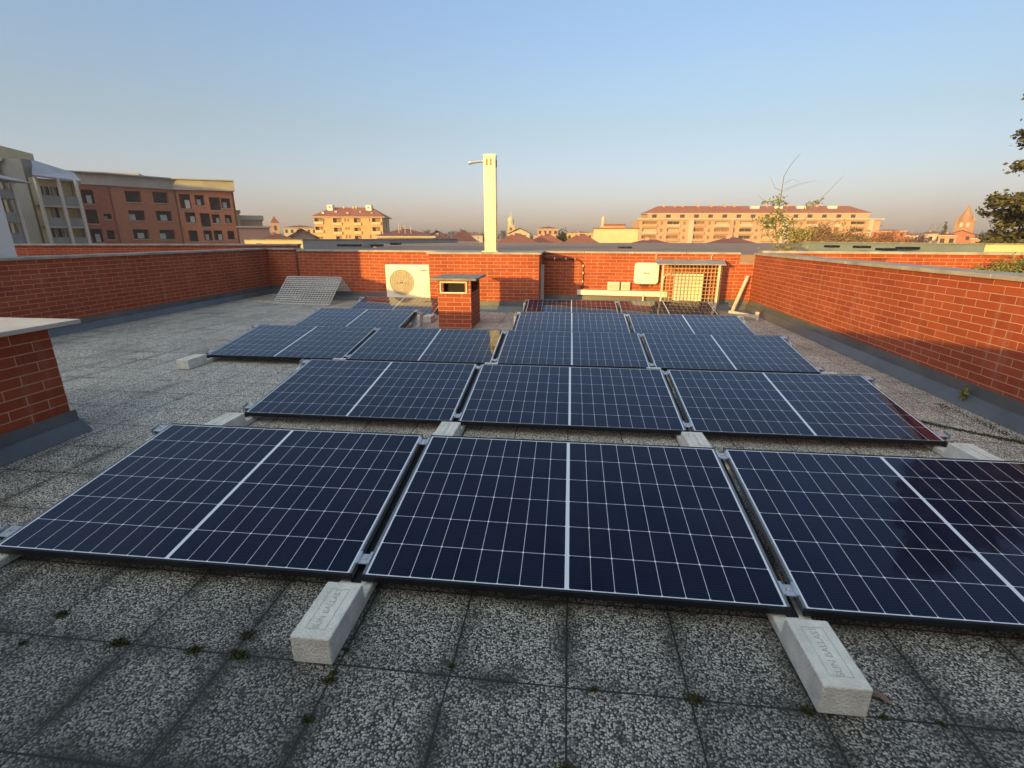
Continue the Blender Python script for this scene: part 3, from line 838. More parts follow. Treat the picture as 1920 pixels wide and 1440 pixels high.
for k, (x, y) in enumerate(((6.1, 8.9), (8.6, 8.5), (10.8, 8.15))):  # added piers that stand in for shadow stripes on this parapet
    tag(MB().box(x, x+.28, y-.1, y+.35, .1, .98).build('shadow_stripe_pier', M['brick_near']), ['left', 'middle', 'right'][k]+' added pier for a dark shadow stripe beyond the right wall', 'pier', 'added shadow stripe piers beyond the right wall')
g0, g1 = onz(1508, 453.5, 1.16), onz(1846, 456.5, 1.16)
g0 = Vector((12.5, 27.4)); g1 = Vector(onz(1846, 456.5, 1.16)[:2]); g2 = Vector(onz(1980, 456.5, 1.16)[:2])
low_wall('grey_parapet', 'long parapet with grey shade in its colour across the roofs on the right', g0, g1, .1, 1.12, 'sheet_shaded', cap='slab_dark')
low_wall('cream_parapet', 'cream parapet piece at the right edge below the cedar', (g1[0]+.05, g1[1]), (g1[0]+8, g1[1]-1.2), .1, 1.12, 'plaster_cream', cap='slab_dark')
low_wall('brick_parapet', 'shaded brick parapet of the next roof behind the left wall', (-26.0, 11.0), (-9.0, 14.4), .3, 1.10, 'brick_near', thick=.3)
# dark rooflights on the next roof
for k, (px, py, w) in enumerate(((655, 459, 36), (707, 459, 16), (742, 456, 14), (1165, 463.5, 10), (1178, 463.5, 10), (1560, 461, 14), (1616, 462, 16), (1662, 466.5, 20), (1702, 464, 22))):
    p = ony(px, py, 20.0 if px < 1300 else 22.0); wm = w*(p-CC).length/F/2
    tag(MB().box(p.x-wm, p.x+wm, p.y-.3, p.y+.3, p.z-.07, p.z+.03).build('roof_vent', M['frame'], bevel=.03),
        ['flat dark roof hatch on the grey next roof, left of the fan unit', 'squat dark roof vent right of the flat hatch', 'small dark roof vent above the fan unit', 'left one of a pair of tiny dark vents above the back parapet', 'right one of a pair of tiny dark vents above the back parapet', 'leftmost dark roof vent before the right grey parapet', 'second dark roof vent before the right grey parapet', 'third and squarest dark roof vent before the right grey parapet', 'rightmost dark roof vent before the right grey parapet'][k], 'roof vent', 'dark vents on the next roofs')

# ------------------------------------------------------------------ town buildings
def facade(b, O, U, W_, z0, z1, ops, mi=0):
    """wall face with real rectangular holes; O origin (2D), U unit dir (2D)"""
    us = sorted(set([0, W_]+[o[0] for o in ops]+[o[1] for o in ops])); zs = sorted(set([z0, z1]+[o[2] for o in ops]+[o[3] for o in ops]))
    us = [u for u in us if 0 <= u <= W_]; zs = [z for z in zs if z0 <= z <= z1]
    for i in range(len(us)-1):
        j = 0
        while j < len(zs)-1:
            um = (us[i]+us[i+1])/2
            def hole(jj):
                zm = (zs[jj]+zs[jj+1])/2
                return any(o[0] < um < o[1] and o[2] < zm < o[3] for o in ops)
            if hole(j): j += 1; continue
            k = j
            while k+1 < len(zs)-1 and not hole(k+1): k += 1
            a, c = us[i], us[i+1]
            b.face([(O[0]+U[0]*a, O[1]+U[1]*a, zs[j]), (O[0]+U[0]*c, O[1]+U[1]*c, zs[j]), (O[0]+U[0]*c, O[1]+U[1]*c, zs[k+1]), (O[0]+U[0]*a, O[1]+U[1]*a, zs[k+1])],
                   [(a, zs[j]), (c, zs[j]), (c, zs[k+1]), (a, zs[k+1])], mi)
            j = k+1
def window(par, O, U, N, op, dep=.35, glass='glass', frame='post', reveal='recess', sill=True, bars=True, name='window'):
    """pocket behind a hole: N = inward unit normal (2D)"""
    u0, u1, z0, z1 = op
    def P(u, z, d): return (O[0]+U[0]*u+N[0]*d, O[1]+U[1]*u+N[1]*d, z)
    b = MB()
    q = [(u0, z0), (u1, z0), (u1, z1), (u0, z1)]
    for i in range(4):
        a, c = q[i], q[(i+1) % 4]
        b.face([P(a[0], a[1], 0), P(c[0], c[1], 0), P(c[0], c[1], dep), P(a[0], a[1], dep)], mi=0)
    b.face([P(u0, z0, dep), P(u1, z0, dep), P(u1, z1, dep), P(u0, z1, dep)], mi=1)
    if bars:
        m = (u0+u1)/2; w = .06
        b.face([P(m-w, z0, dep-.05), P(m+w, z0, dep-.05), P(m+w, z1, dep-.05), P(m-w, z1, dep-.05)], mi=2)
    if sill:
        a, c = u0-.08, u1+.08
        A = [P(a, z0-.14, -.10), P(c, z0-.14, -.10), P(c, z0-.02, -.10), P(a, z0-.02, -.10)]
        B = [P(a, z0-.14, -.0), P(c, z0-.14, -.0), P(c, z0-.02, -.0), P(a, z0-.02, -.0)]
        b.face(A, mi=2); b.face([A[3], A[2], B[2], B[3]], mi=2); b.face([A[0], A[3], B[3], B[0]], mi=2); b.face([A[2], A[1], B[1], B[2]], mi=2)
    return b.build(name, [M[reveal], M[glass], M[frame]], par)
def norm2(p0, p1):
    d = Vector((p1[0]-p0[0], p1[1]-p0[1])); L = d.length; d /= L
    return d, Vector((-d.y, d.x)), L        # inward normal to the left of travel
def toUZ(O, U, px, py):                      # pixel -> (u, z) in the vertical plane through O along U
    d = ray(px, py)
    # CC + t d = O + u U  (2D)
    det = d.x*(-U[1])-(-U[0])*d.y
    bx, by = O[0]-CC.x, O[1]-CC.y
    t_ = (bx*(-U[1])-(-U[0])*by)/det
    u = ((CC.x+d.x*t_-O[0])*U[0]+(CC.y+d.y*t_-O[1])*U[1])
    return u, CC.z+d.z*t_
def pxwin(O, U, x0, x1, y0, y1):
    u0, za = toUZ(O, U, x0, y1); u1, zb = toUZ(O, U, x1, y0)
    return (u0, u1, min(za, zb), max(za, zb))
def hip_roof(par, poly, z, h, over, mat='tile', inset=None, name='roof'):
    """poly: 4 corners counter-clockwise, longest first edge"""
    P = [Vector(p[:2]) for p in poly]
    c = sum(P, Vector((0, 0)))/4
    Q = []
    for p in P:
        d = (p-c); Q.append(p+d.normalized()*over)
    e0 = (Q[1]-Q[0]); e1 = (Q[3]-Q[0])
    w = e1.length; ins = (inset if inset is not None else w/2)
    m03 = (Q[0]+Q[3])/2; m12 = (Q[1]+Q[2])/2; d = (m12-m03).normalized()
    r0 = m03+d*ins; r1 = m12-d*ins
    b = MB(); V = lambda p, zz: (p.x, p.y, zz)
    L = e0.length
    b.face([V(Q[0], z), V(Q[1], z), V(r1, z+h), V(r0, z+h)], [(0, 0), (L, 0), (L-ins, w/2), (ins, w/2)])
    b.face([V(Q[2], z), V(Q[3], z), V(r0, z+h), V(r1, z+h)], [(0, 0), (L, 0), (L-ins, w/2), (ins, w/2)])
    b.face([V(Q[1], z), V(Q[2], z), V(r1, z+h)], [(0, 0), (w, 0), (w/2, w/2)]); b.face([V(Q[3], z), V(Q[0], z), V(r0, z+h)], [(0, 0), (w, 0), (w/2, w/2)])
    b.face([V(q, z) for q in Q[::-1]])
    o = b.build(name, M[mat], par)
    e = MB(); e.prism_z([(q.x, q.y) for q in Q], z-.25, z-.004); e.build('eaves', M['plaster_pale'], par)
    return o, r0, r1
def quad_from(p0, p1, depth):
    d, n, L = norm2(p0, p1); p0 = Vector(p0[:2]); p1 = Vector(p1[:2])
    return [p0, p1, p1+n*depth, p0+n*depth]
def body_with(par, quad, z0, z1, mat, ops_front, ops_right=(), name='wall'):
    b = MB()
    d, n, L = norm2(quad[0], quad[1]); facade(b, quad[0], d, L, z0, z1, ops_front)
    d2, n2, L2 = norm2(quad[1], quad[2]); facade(b, quad[1], d2, L2, z0, z1, list(ops_right))
    for i in (2, 3):
        j = (i+1) % 4; A, B = quad[i], quad[j]; l = (B-A).length
        b.face([(A.x, A.y, z0), (B.x, B.y, z0), (B.x, B.y, z1), (A.x, A.y, z1)], [(0, z0), (l, z0), (l, z1), (0, z1)])
    b.face([(q.x, q.y, z1) for q in quad])
    return b.build(name, M[mat], par)

ob = thing('tall_apartment_block', 'tall brown apartment block standing out of frame on the left', 'building', (-108, 22, 0), -R(25))
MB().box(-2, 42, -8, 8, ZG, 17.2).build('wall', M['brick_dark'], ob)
MB().box(-2.4, 42.4, -8.6, 8.6, 17.21, 17.6).build('roof', M['tile_dark'], ob)
# --- B: unfinished brick block ---------------------------------------------------
BZ = 10.4
def brick_block():
    t = thing('unfinished_brick_building', 'unfinished brick apartment block with empty window holes and concrete roof band', 'building')
    K = [onz(146, 345, 9.6), onz(203, 348, 9.6), onz(327, 356, 9.6), onz(437, 359, 9.6)]
    K = [Vector((k.x, k.y)) for k in K]
    zt = 9.6
    # segment 1 (left, its shade put into a darker brick colour)
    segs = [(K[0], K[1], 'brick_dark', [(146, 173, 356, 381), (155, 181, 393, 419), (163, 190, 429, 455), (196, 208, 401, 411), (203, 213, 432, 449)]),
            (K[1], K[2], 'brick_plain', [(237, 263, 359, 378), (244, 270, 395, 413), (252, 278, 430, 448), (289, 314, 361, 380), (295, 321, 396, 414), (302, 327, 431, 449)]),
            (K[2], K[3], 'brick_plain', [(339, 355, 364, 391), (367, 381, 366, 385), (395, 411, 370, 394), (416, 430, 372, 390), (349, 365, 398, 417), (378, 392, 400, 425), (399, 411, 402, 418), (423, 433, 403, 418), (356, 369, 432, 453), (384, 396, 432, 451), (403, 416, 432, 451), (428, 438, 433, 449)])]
    names = []
    for i, (a, c, mat, wins) in enumerate(segs):
        d, n, L = norm2(a, c)
        ops = []
        for (x0, x1, y0, y1) in wins:
            u0, u1, v0, v1 = pxwin(a, d, x0, x1, y0, y1)
            u0 = max(.15, u0); u1 = min(L-.15, u1)
            if u1 > u0+.2: ops.append((u0, u1, v0, v1))
        b = MB(); facade(b, a, d, L, ZG, zt, ops); b.build('wall', M[mat], t)
        for k, o in enumerate(ops):
            window(t, a, d, n, o, dep=1.2, glass='recess', frame='concrete', reveal=mat, bars=False, name='window_opening')
            if (k*7+i) % 3 != 1:
                # pale panel added in place of bright sky seen through the opening
                u0, u1, v0, v1 = o; w = (u1-u0)
                bb = MB()
                def P(u, z, dd): return (a.x+d.x*u+n.x*dd, a.y+d.y*u+n.y*dd, z)
                s0 = u0+w*(.05 if k % 2 else .35); s1 = s0+w*.42
                bb.face([P(s0, v0+.1, .9), P(s1, v0+.1, .9), P(s1, v0+(v1-v0)*.62, .9), P(s0, v0+(v1-v0)*.62, .9)])
                bb.build('sky_panel', M['plaster_white'], t)
    # returns and back
    a, c = K[3], K[3]+Vector((-13, 14)); e = K[0]+Vector((-14, 12))
    b = MB(); b.prism_z([(K[3].x, K[3].y), (c.x, c.y), (e.x, e.y), (K[0].x, K[0].y)], ZG, zt); b.v = b.v[:12]; b.f = b.f[:3]; b.uv = b.uv[:12]; b.m = b.m[:3]
    b.build('wall', M['brick_dark'], t)
    # concrete band and roof
    poly = [K[0]+Vector((-.3, -.4)), K[1]+Vector((0, -.5)), K[2]+Vector((.2, -.5)), K[3]+Vector((.6, -.3)), c, e]
    b = MB(); b.prism_z([(p.x, p.y) for p in poly], zt+.004, zt+1.75); b.build('concrete_band', M['concrete'], t)
    big = [p+(p-K[1]).normalized()*.3+Vector((.1, -.6)) for p in poly]
    b = MB(); b.prism_z([(p.x, p.y) for p in big], zt+1.755, zt+1.95); b.build('roof', M['roofgrey'], t)
    p = onz(150, 326, 12.6); q = onz(245, 330, 12.6)
    b = MB(); d = Vector((q.x-p.x, q.y-p.y)); b.prism_z([(p.x, p.y+2), (q.x, q.y+2), (q.x-4, q.y+9), (p.x-4, p.y+9)], 11.5, 13.3); b.build('roof_box', M['concrete'], t)
    for k in (1, 2):
        pp = K[k]; b = MB(); b.tube([(pp.x, pp.y-.08, ZG), (pp.x, pp.y-.08, zt)], .09, 6); b.build('downpipe', M['pipe'], t)
    p = K[3]; b = MB(); b.tube([(p.x-.2, p.y-.12, ZG), (p.x-.2, p.y-.12, zt+1.7)], .10, 6); b.build('downpipe', M['pipe'], t)
brick_block()

# --- A: cream balcony block at the far left ---------------------------------------
def balcony_block():
    t = thing('balcony_apartment_block', 'cream apartment block with grey hipped roof and stacked balconies at the far left', 'building')
    ze = 8.4
    a = onz(66, 331, ze); c = onz(143, 338, ze); a = Vector((a.x, a.y)); c = Vector((c.x, c.y))
    d, n, L = norm2(a, c)
    # recessed bay wall behind the balconies
    a2, c2 = a+n*1.5, c+n*1.5
    ops = [pxwin(a2, d, x0, x1, y0, y1) for (x0, x1, y0, y1) in ((80, 90, 350, 369), (96, 109, 351, 369), (98, 108, 389, 409), (100, 113, 425, 449), (118, 131, 427, 449))]
    b = MB(); facade(b, a2, d, L, ZG, ze, ops); b.build('wall', M['plaster_cream'], t)
    for o in ops: window(t, a2, d, n, o, dep=.3, glass='glass', sill=False, bars=True)
    zs = []
    for (y0, y1) in ((367, 385), (408, 424), (445, 462)):
        z1 = toUZ(a, d, 105, y0)[1]; z0 = toUZ(a, d, 105, y1)[1]; zs.append((z0, z1))
        b = MB()
        def P(u, z, dd): return (a.x+d.x*u+n.x*dd, a.y+d.y*u+n.y*dd, z)
        for (u0, u1) in ((.1, L*.53), (L*.56, L-.1)):
            for q in ([P(u0, z0, 0), P(u1, z0, 0), P(u1, z1, 0), P(u0, z1, 0)], [P(u1, z0, .1), P(u0, z0, .1), P(u0, z1, .1), P(u1, z1, .1)], [P(u0, z1, 0), P(u1, z1, 0), P(u1, z1, .1), P(u0, z1, .1)]): b.face(q)
        b.build('balcony_front', M['railing'], t)
        b = MB(); b.face([P(0, z0-.22, -.05), P(L, z0-.22, -.05), P(L, z0-.01, -.05), P(0, z0-.01, -.05)]); b.face([P(0, z0-.01, -.05), P(L, z0-.01, -.05), P(L, z0-.01, 1.5), P(0, z0-.01, 1.5)]); b.face([P(0, z0-.22, 1.5), P(L, z0-.22, 1.5), P(L, z0-.22, -.05), P(0, z0-.22, -.05)])
        b.build('balcony_slab', M['concrete'], t)
    for u in (.0, L*.545, L-.05):
        p = a+d*u; b = MB(); b.obox((p.x, p.y-.1, ZG), (p.x, p.y-.1, ze), .28, .28); b.build('column', M['post'], t)
    # grey lean roof above the bay
    e0, e1 = onz(60, 327, ze+.1), onz(152, 339, ze+.1)
    r0, r1 = onz(58, 298, ze+3.4), onz(140, 324, ze+3.0)
    E0, E1 = Vector((e0.x, e0.y)), Vector((e1.x, e1.y))
    dd, nn, LL = norm2(E0, E1)
    z0_, z1_ = 11.1, 10.2
    R0, R1 = Vector(pz(59, 299, z0_)), Vector(pz(139, 324, z1_))
    b = MB(); b.face([(E0.x, E0.y, ze+.1), (E1.x, E1.y, ze+.1), (R1.x, R1.y, z1_), (R0.x, R0.y, z0_)])
    b.face([(E0.x, E0.y, ze-.15), (E0.x, E0.y, ze+.1), (R0.x, R0.y, z0_), (R0.x, R0.y, ze-.15)])
    b.face([(E0.x, E0.y, ze-.15), (E1.x, E1.y, ze-.15), (E1.x, E1.y, ze+.1), (E0.x, E0.y, ze+.1)])
    b.face([(E1.x, E1.y, ze-.15), (R1.x, R1.y, ze-.15), (R1.x, R1.y, z1_), (E1.x, E1.y, ze+.1)])
    b.build('roof', M['roofgrey'], t)
    # right end wall of the bay
    b = MB(); c3 = c+n*8; b.face([(c.x, c.y+.1, ZG), (c3.x, c3.y, ZG), (c3.x, c3.y, ze), (c.x, c.y+.1, ze)]); b.build('wall', M['plaster_olive'], t)
    # grey-green strip, olive tower
    g = a-d*.1; g0 = onz(41, 300, 10.2); g0 = Vector((g0.x, g0.y))
    s0 = Vector(pz(38, 297, 10.6)); s1 = Vector(pz(58, 300, 10.6))
    b = MB(); dl, nl, ll = norm2(s0, s1); q = [s0, s1, s1+nl*9, s0+nl*9]; b.prism_z([(p.x, p.y) for p in q], ZG, 10.6); b.build('stair_tower', M['plaster_grey'], t)
    for zc in (7.2, 3.9, .8):
        u0, u1 = .45, min(ll-.2, 1.9)
        b = MB()
        P = lambda u, z, k: (s0.x+dl.x*u-nl.x*k, s0.y+dl.y*u-nl.y*k, z)
        b.face([P(u0, zc, .03), P(u1, zc, .03), P(u1, zc+.5, .03), P(u0, zc+.5, .03)]); b.build('stair_window', M['glass'], t)
    o0 = Vector(pz(-14, 283, 11.4)); o1 = Vector(pz(41, 296, 11.4))
    dl, nl, ll = norm2(o0, o1); q = [o0, o1, o1+nl*9, o0+nl*9]
    b = MB(); b.prism_z([(p.x, p.y) for p in q], ZG, 10.3); b.build('tower_wall', M['plaster_olive'], t)
    o0b, o1b = o0-dl*.2-nl*.7, o1+dl*1.3-nl*.7
    q = [o0b, o1b, o1b+nl*9, o0b+nl*9]
    b = MB(); b.prism_z([(p.x, p.y) for p in q], 10.304, 12.1); b.build('tower_top', M['plaster_cream'], t)
    # left balcony bay with small roof
    l0 = Vector(pz(-40, 330, 7.6)); l1 = Vector(pz(24, 340, 7.6)); dl, nl, ll = norm2(l0, l1)
    q = [l0, l1, l1+nl*3, l0+nl*3]
    ops = []
    b = MB(); b.prism_z([(p.x, p.y) for p in [l0+nl*1.4, l1+nl*1.4, l1+nl*3, l0+nl*3]], ZG, 7.6); b.build('bay_wall', M['brick_dark'], t)
    for (y0, y1) in ((355, 372), (397, 417), (436, 458)):
        z1 = toUZ(l0, dl, 10, y0)[1]; z0 = toUZ(l0, dl, 10, y1)[1]
        b = MB(); b.prism_z([(p.x, p.y) for p in [l0, l1, l1+nl*1.3, l0+nl*1.3]], z0, z1); b.build('balcony_front', M['railing'], t)
    for u in (ll-.3,):
        p = l1-dl*.2; b = MB(); b.obox((p.x, p.y-.1, ZG), (p.x, p.y-.1, 7.5), .35, .35); b.build('column', M['post'], t)
    b = MB(); e0 = l0-nl*1.0; e1 = l1-nl*1.0+dl*1.6; q = [e0, e1, e1+nl*5-dl*3, e0+nl*5]
    b.face([(e0.x, e0.y, 7.62), (e1.x, e1.y, 7.62), (q[2].x, q[2].y, 9.2), (q[3].x, q[3].y, 9.4)])
    b.face([(e0.x, e0.y, 7.5), (e1.x, e1.y, 7.5), (e1.x, e1.y, 7.62), (e0.x, e0.y, 7.62)]); b.face([(e1.x, e1.y, 7.5), (q[2].x, q[2].y, 7.5), (q[2].x, q[2].y, 9.2), (e1.x, e1.y, 7.62)])
    b.build('porch_roof', M['roofgrey'], t)
balcony_block()

# --- C: yellow block with red hipped roof --------------------------------------------
def yellow_block():
    t = thing('yellow_apartment_block', 'sunlit yellow apartment block with red hipped roof and white chimneys left of the flue', 'building')
    ze = 9.4
    a = Vector(pz(588, 406, ze)); c = Vector(pz(716, 406.5, ze)); q = quad_from(a, c, 17)
    d, n, L = norm2(a, c)
    deep, flat = [], []
    for (x0, x1, y0, y1) in ((590, 605, 409, 419), (592, 606, 425, 435), (592, 606, 444, 452), (625, 640, 409, 421), (627, 641, 427, 438), (664, 676, 409, 421), (665, 677, 427, 437), (698, 713, 409, 420), (699, 713, 426, 437), (631, 641, 443, 452), (666, 678, 442, 452)):
        deep.append(pxwin(a, d, x0, x1, y0, y1))
    for (x0, x1, y0, y1) in ((606, 609, 410, 415), (646, 649, 410, 416), (652, 655, 410, 416), (648, 651, 426, 431), (653, 656, 426, 431), (649, 652, 441, 447), (655, 658, 441, 447), (692, 694, 410, 415), (694, 697, 441, 447)):
        flat.append(pxwin(a, d, x0, x1, y0, y1))
    body_with(t, q, ZG, ze-.2, 'plaster_yellow', deep+flat, [(3, 4.5, 5.6, 7.6), (8, 10, 5.2, 7.6), (3, 4.5, 2.2, 4.2), (8, 10, 1.8, 4.2)])
    for o in deep:
        window(t, a, d, n, o, dep=1.3, glass='shutter', frame='plaster_cream', reveal='plaster_yellow', sill=False, bars=True, name='balcony_recess')
        u0, u1, v0, v1 = o
        b = MB(); P = lambda u, z, k: (a.x+d.x*u-n.x*k, a.y+d.y*u-n.y*k, z)
        b.face([P(u0-.1, v0-.3, .5), P(u1+.1, v0-.3, .5), P(u1+.1, v0+.75, .5), P(u0-.1, v0+.75, .5)]); b.face([P(u0-.1, v0+.75, .5), P(u1+.1, v0+.75, .5), P(u1+.1, v0+.75, 0), P(u0-.1, v0+.75, 0)])
        b.face([P(u1+.1, v0-.3, .5), P(u1+.1, v0-.3, 0), P(u1+.1, v0+.75, 0), P(u1+.1, v0+.75, .5)]); b.build('balcony', M['plaster_cream'], t)
    for o in flat: window(t, a, d, n, o, dep=.2, glass='shutter', frame='shutter', reveal='plaster_yellow', sill=False, bars=False)
    d2, n2, L2 = norm2(q[1], q[2])
    for o in [(3, 4.5, 5.6, 7.6), (8, 10, 5.2, 7.6), (3, 4.5, 2.2, 4.2), (8, 10, 1.8, 4.2)]: window(t, q[1], d2, n2, o, dep=.3, glass='shutter', frame='shutter', reveal='plaster_pink', sill=False, bars=False)
    rf, r0, r1 = hip_roof(t, q, ze, 4.0, 1.4, inset=6.5)
    for p in (r0+Vector((.6, -2.2)), r1+Vector((-.4, -2.2))):
        b = MB(); b.box(p.x-1.3, p.x+1.3, p.y-1, p.y+1, ze+2.0, ze+4.9); b.build('dormer', M['plaster_white'], rf, bevel=.25)
        b = MB(); b.disc((p.x, p.y-1.03, ze+3.9), .42, 12); b.build('dormer_window', M['shutter'], rf)
    for k in (.32, .55, .62):
        p = r0.lerp(r1, k); b = MB(); b.box(p.x-.3, p.x+.3, p.y-1, p.y-.4, ze+2.8, ze+4.5); b.build('chimney', M['plaster_pale'], rf)
    for k in range(5):
        p = a.lerp(c, .12+.18*k)+n*(2.4+(k % 2)*1.2); h = 4.0*(2.4+(k % 2)*1.2+1.2)/9.7
        b = MB(); b.box(p.x-.5, p.x+.5, p.y-.25, p.y+.25, ze+h-.5, ze+h+.35); b.build('skylight', M['glass'], rf)
yellow_block()

# --- D: long peach block -------------------------------------------------------------
def long_block():
    t = thing('long_apartment_block', 'very long peach apartment block with red roof, terraces and balconies on the right skyline', 'building')
    ze = 9.0
    a = Vector(pz(1199, 412, ze)); c = Vector(pz(1652, 412, ze))
    q = quad_from(a, c, 17); d, n, L = norm2(a, c)
    deep = []; flat = []
    rows = [(-3.2, -1.0), (0, 2.2), (3.1, 5.3), (6.2, 8.3)]
    k = 0; u = 1.5
    rnd = random.Random(11)
    while u < L-8:
        w = rnd.choice((4.5, 6.5, 5.5)); 
        for r_, (z0, z1) in enumerate(rows): deep.append((u, u+w, z0, z1))
        u2 = u+w+1.6
        for r_, (z0, z1) in enumerate(rows[1:]): flat.append((u2, u2+1.2, z0+.6, z1-.1))
        u = u2+1.2+1.8
    body_with(t, q, ZG, ze, 'plaster_peach', deep+flat, [(3, 6, 3, 5.4), (10, 13, 3, 5.4), (3, 6, 0, 2.3), (10, 13, 0, 2.3)])
    P = lambda u, z, k: (a.x+d.x*u-n.x*k, a.y+d.y*u-n.y*k, z)
    for i, o in enumerate(deep[:76]):
        mt = ('plaster_peach', 'plaster_pale', 'plaster_pink')[rnd.randrange(3)]
        w_ = window(t, a, d, n, o, dep=1.3, glass=('shutter', 'plaster_pale', 'recess')[rnd.randrange(3)], frame='plaster_pale', reveal='plaster_peach', sill=False, bars=True, name='balcony_recess')
        u0, u1, v0, v1 = o; b = MB(); kk = .9
        b.face([P(u0, v0-.25, kk), P(u1, v0-.25, kk), P(u1, v0+.85, kk), P(u0, v0+.85, kk)]); b.face([P(u0, v0-.25, 0), P(u0, v0-.25, kk), P(u0, v0+.85, kk), P(u0, v0+.85, 0)])
        b.face([P(u1, v0-.25, kk), P(u1, v0-.25, 0), P(u1, v0+.85, 0), P(u1, v0+.85, kk)]); b.face([P(u0, v0-.25, 0), P(u1, v0-.25, 0), P(u1, v0-.25, kk), P(u0, v0-.25, kk)])
        b.build('balcony', M[mt], t)
    for o in flat: window(t, a, d, n, o, dep=.25, glass='shutter', frame='shutter', reveal='plaster_peach', sill=False, bars=False)
    d2, n2, L2 = norm2(q[1], q[2])
    for o in [(3, 6, 3, 5.4), (10, 13, 3, 5.4), (3, 6, 0, 2.3), (10, 13, 0, 2.3)]: window(t, q[1], d2, n2, o, dep=.5, glass='glass', frame='plaster_pale', reveal='plaster_pale', bars=False)
    # terrace storey, set back on the left part
    b = MB(); b.prism_z([(p.x, p.y) for p in [a-d*1-n*1, c+d*1-n*1, c+d*1+n*1, a-d*1+n*1]], ze+.003, ze+.55); b.build('terrace_ledge', M['plaster_pale'], t)
    q2 = [a+d*4+n*2.2, c-d*4+n*2.2, c-d*4+n*15, a+d*4+n*15]
    L2_ = (q2[1]-q2[0]).length; ops = []
    u = 2
    while u < L2_-4: ops.append((u, u+2.2, ze+.9, ze+2.3)); u += 6.3
    body_with(t, q2, ze+.004, ze+2.7, 'plaster_peach', ops, name='attic_wall')
    for o in ops: window(t, q2[0], d, n, o, dep=.4, glass='recess', frame='shutter', reveal='plaster_pale', sill=False, bars=False)
    rf, r0, r1 = hip_roof(t, q2, ze+2.95, 3.3, 1.2, inset=7)
    for k in (.5, .62, .74, .90):
        p = r0.lerp(r1, k)-n*2.0; b = MB(); b.obox((p.x-2*d.x, p.y-2*d.y, ze+5.4), (p.x+2*d.x, p.y+2*d.y, ze+5.4), 1.2, 1.5); b.build('dormer', M['plaster_white'], rf)
    for k in (.03, .09, .13, .21, .28, .35, .40, .57, .68, .83):
        p = r0.lerp(r1, k); b = MB(); b.box(p.x-.5, p.x+.5, p.y-.9, p.y-.1, ze+5.2, ze+6.9); b.build('chimney', M['plaster_pink'], rf)
    # projecting bays that break the flat front
    for k, (u0, w, mt) in enumerate(((22, 2.2, 'plaster_pale'), (40, 1.8, 'plaster_pink'), (63, 2.2, 'plaster_pale'), (84, 2.0, 'plaster_pink'), (101, 1.8, 'plaster_pale'))):
        if u0+w < L:
            b = MB(); p0, p1 = a+d*u0-n*1.0, a+d*(u0+w)-n*1.0
            b.prism_z([(p.x, p.y) for p in [p0, p1, p1+n*.95, p0+n*.95]], ZG, ze-.05); b.build('projecting_bay', M[mt], t)
long_block()

# --- smaller houses -----------------------------------------------------------------
def house(x0, x1, ytop, yeave, D, label, wall='plaster_pink', roof='tile', depth=9, kind='hip', yaw=0, group='houses of the town beyond the roofs', name='town_house', cat='house', nwin=3):
    xm = (x0+x1)/2
    p = away(xm, yeave, D); ze = p.z; top = away(xm, ytop, D).z
    w = (x1-x0)/F*(p-CC).dot(CF)
    az = math.atan2(p.x-CC.x, p.y-CC.y)
    u = Vector((math.cos(az), -math.sin(az))); u = Vector((u.x*math.cos(yaw)-u.y*math.sin(yaw), u.x*math.sin(yaw)+u.y*math.cos(yaw)))
    c = Vector((p.x, p.y)); a, e = c-u*w/2, c+u*w/2
    t = thing(name, label, cat, group=group)
    q = quad_from(a, e, depth); d, n, L = norm2(a, e)
    ops = []
    for k in range(nwin):
        uu = L*(k+.5)/nwin
        for zr in (ze-1.9, ze-4.9, ze-7.9):
            if L/nwin > 1.8: ops.append((uu-.5, uu+.5, zr, zr+1.3))
    body_with(t, q, ZG, ze, wall, ops)
    for o in ops: window(t, a, d, n, o, dep=.2, glass='recess', frame='shutter', reveal=wall, sill=False, bars=False)
    h = max(.15, top-ze)
    if kind == 'hip': rf, r0, r1 = hip_roof(t, q, ze+.26, h-.26, .6, roof, inset=min(depth/2, L*.46))
    elif kind == 'gable':                    # gable facing the viewer
        m = (q[0]+q[1])/2; m2 = (q[2]+q[3])/2
        b = MB(); b.face([(q[0].x, q[0].y, ze), (q[1].x, q[1].y, ze), (m.x, m.y, ze+h)]); b.build('gable', M[wall], t)
        A, B, C_, D_ = [qq for qq in (q[0]-d*.5-n*.5, q[1]+d*.5-n*.5, q[2]+d*.5, q[3]-d*.5)]
        m -= n*.5
        b = MB(); zz = ze-.1; hh = ze+h+.15
        b.face([(A.x, A.y, zz), (m.x, m.y, hh), (m2.x, m2.y, hh), (D_.x, D_.y, zz)]); b.face([(m.x, m.y, hh), (B.x, B.y, zz), (C_.x, C_.y, zz), (m2.x, m2.y, hh)])
        b.face([(A.x, A.y, zz-.15), (m.x, m.y, hh-.2), (m2.x, m2.y, hh-.2), (D_.x, D_.y, zz-.15)]); b.face([(m.x, m.y, hh-.2), (B.x, B.y, zz-.15), (C_.x, C_.y, zz-.15), (m2.x, m2.y, hh-.2)])
        rf = b.build('roof', M[roof], t)
    else:
        b = MB(); b.prism_z([(p_.x, p_.y) for p_ in [q[0]-d*.3-n*.3, q[1]+d*.3-n*.3, q[2]+d*.3, q[3]-d*.3]], ze+.003, ze+h); rf = b.build('roof', M[roof], t)
    if kind != 'flat':
        rr = q[0].lerp(q[2], .42); b = MB(); b.box(rr.x-.22, rr.x+.22, rr.y-.25, rr.y+.25, ze, ze+h+.25); b.build('chimney', M['plaster_pink'], rf)
    return t
H = house
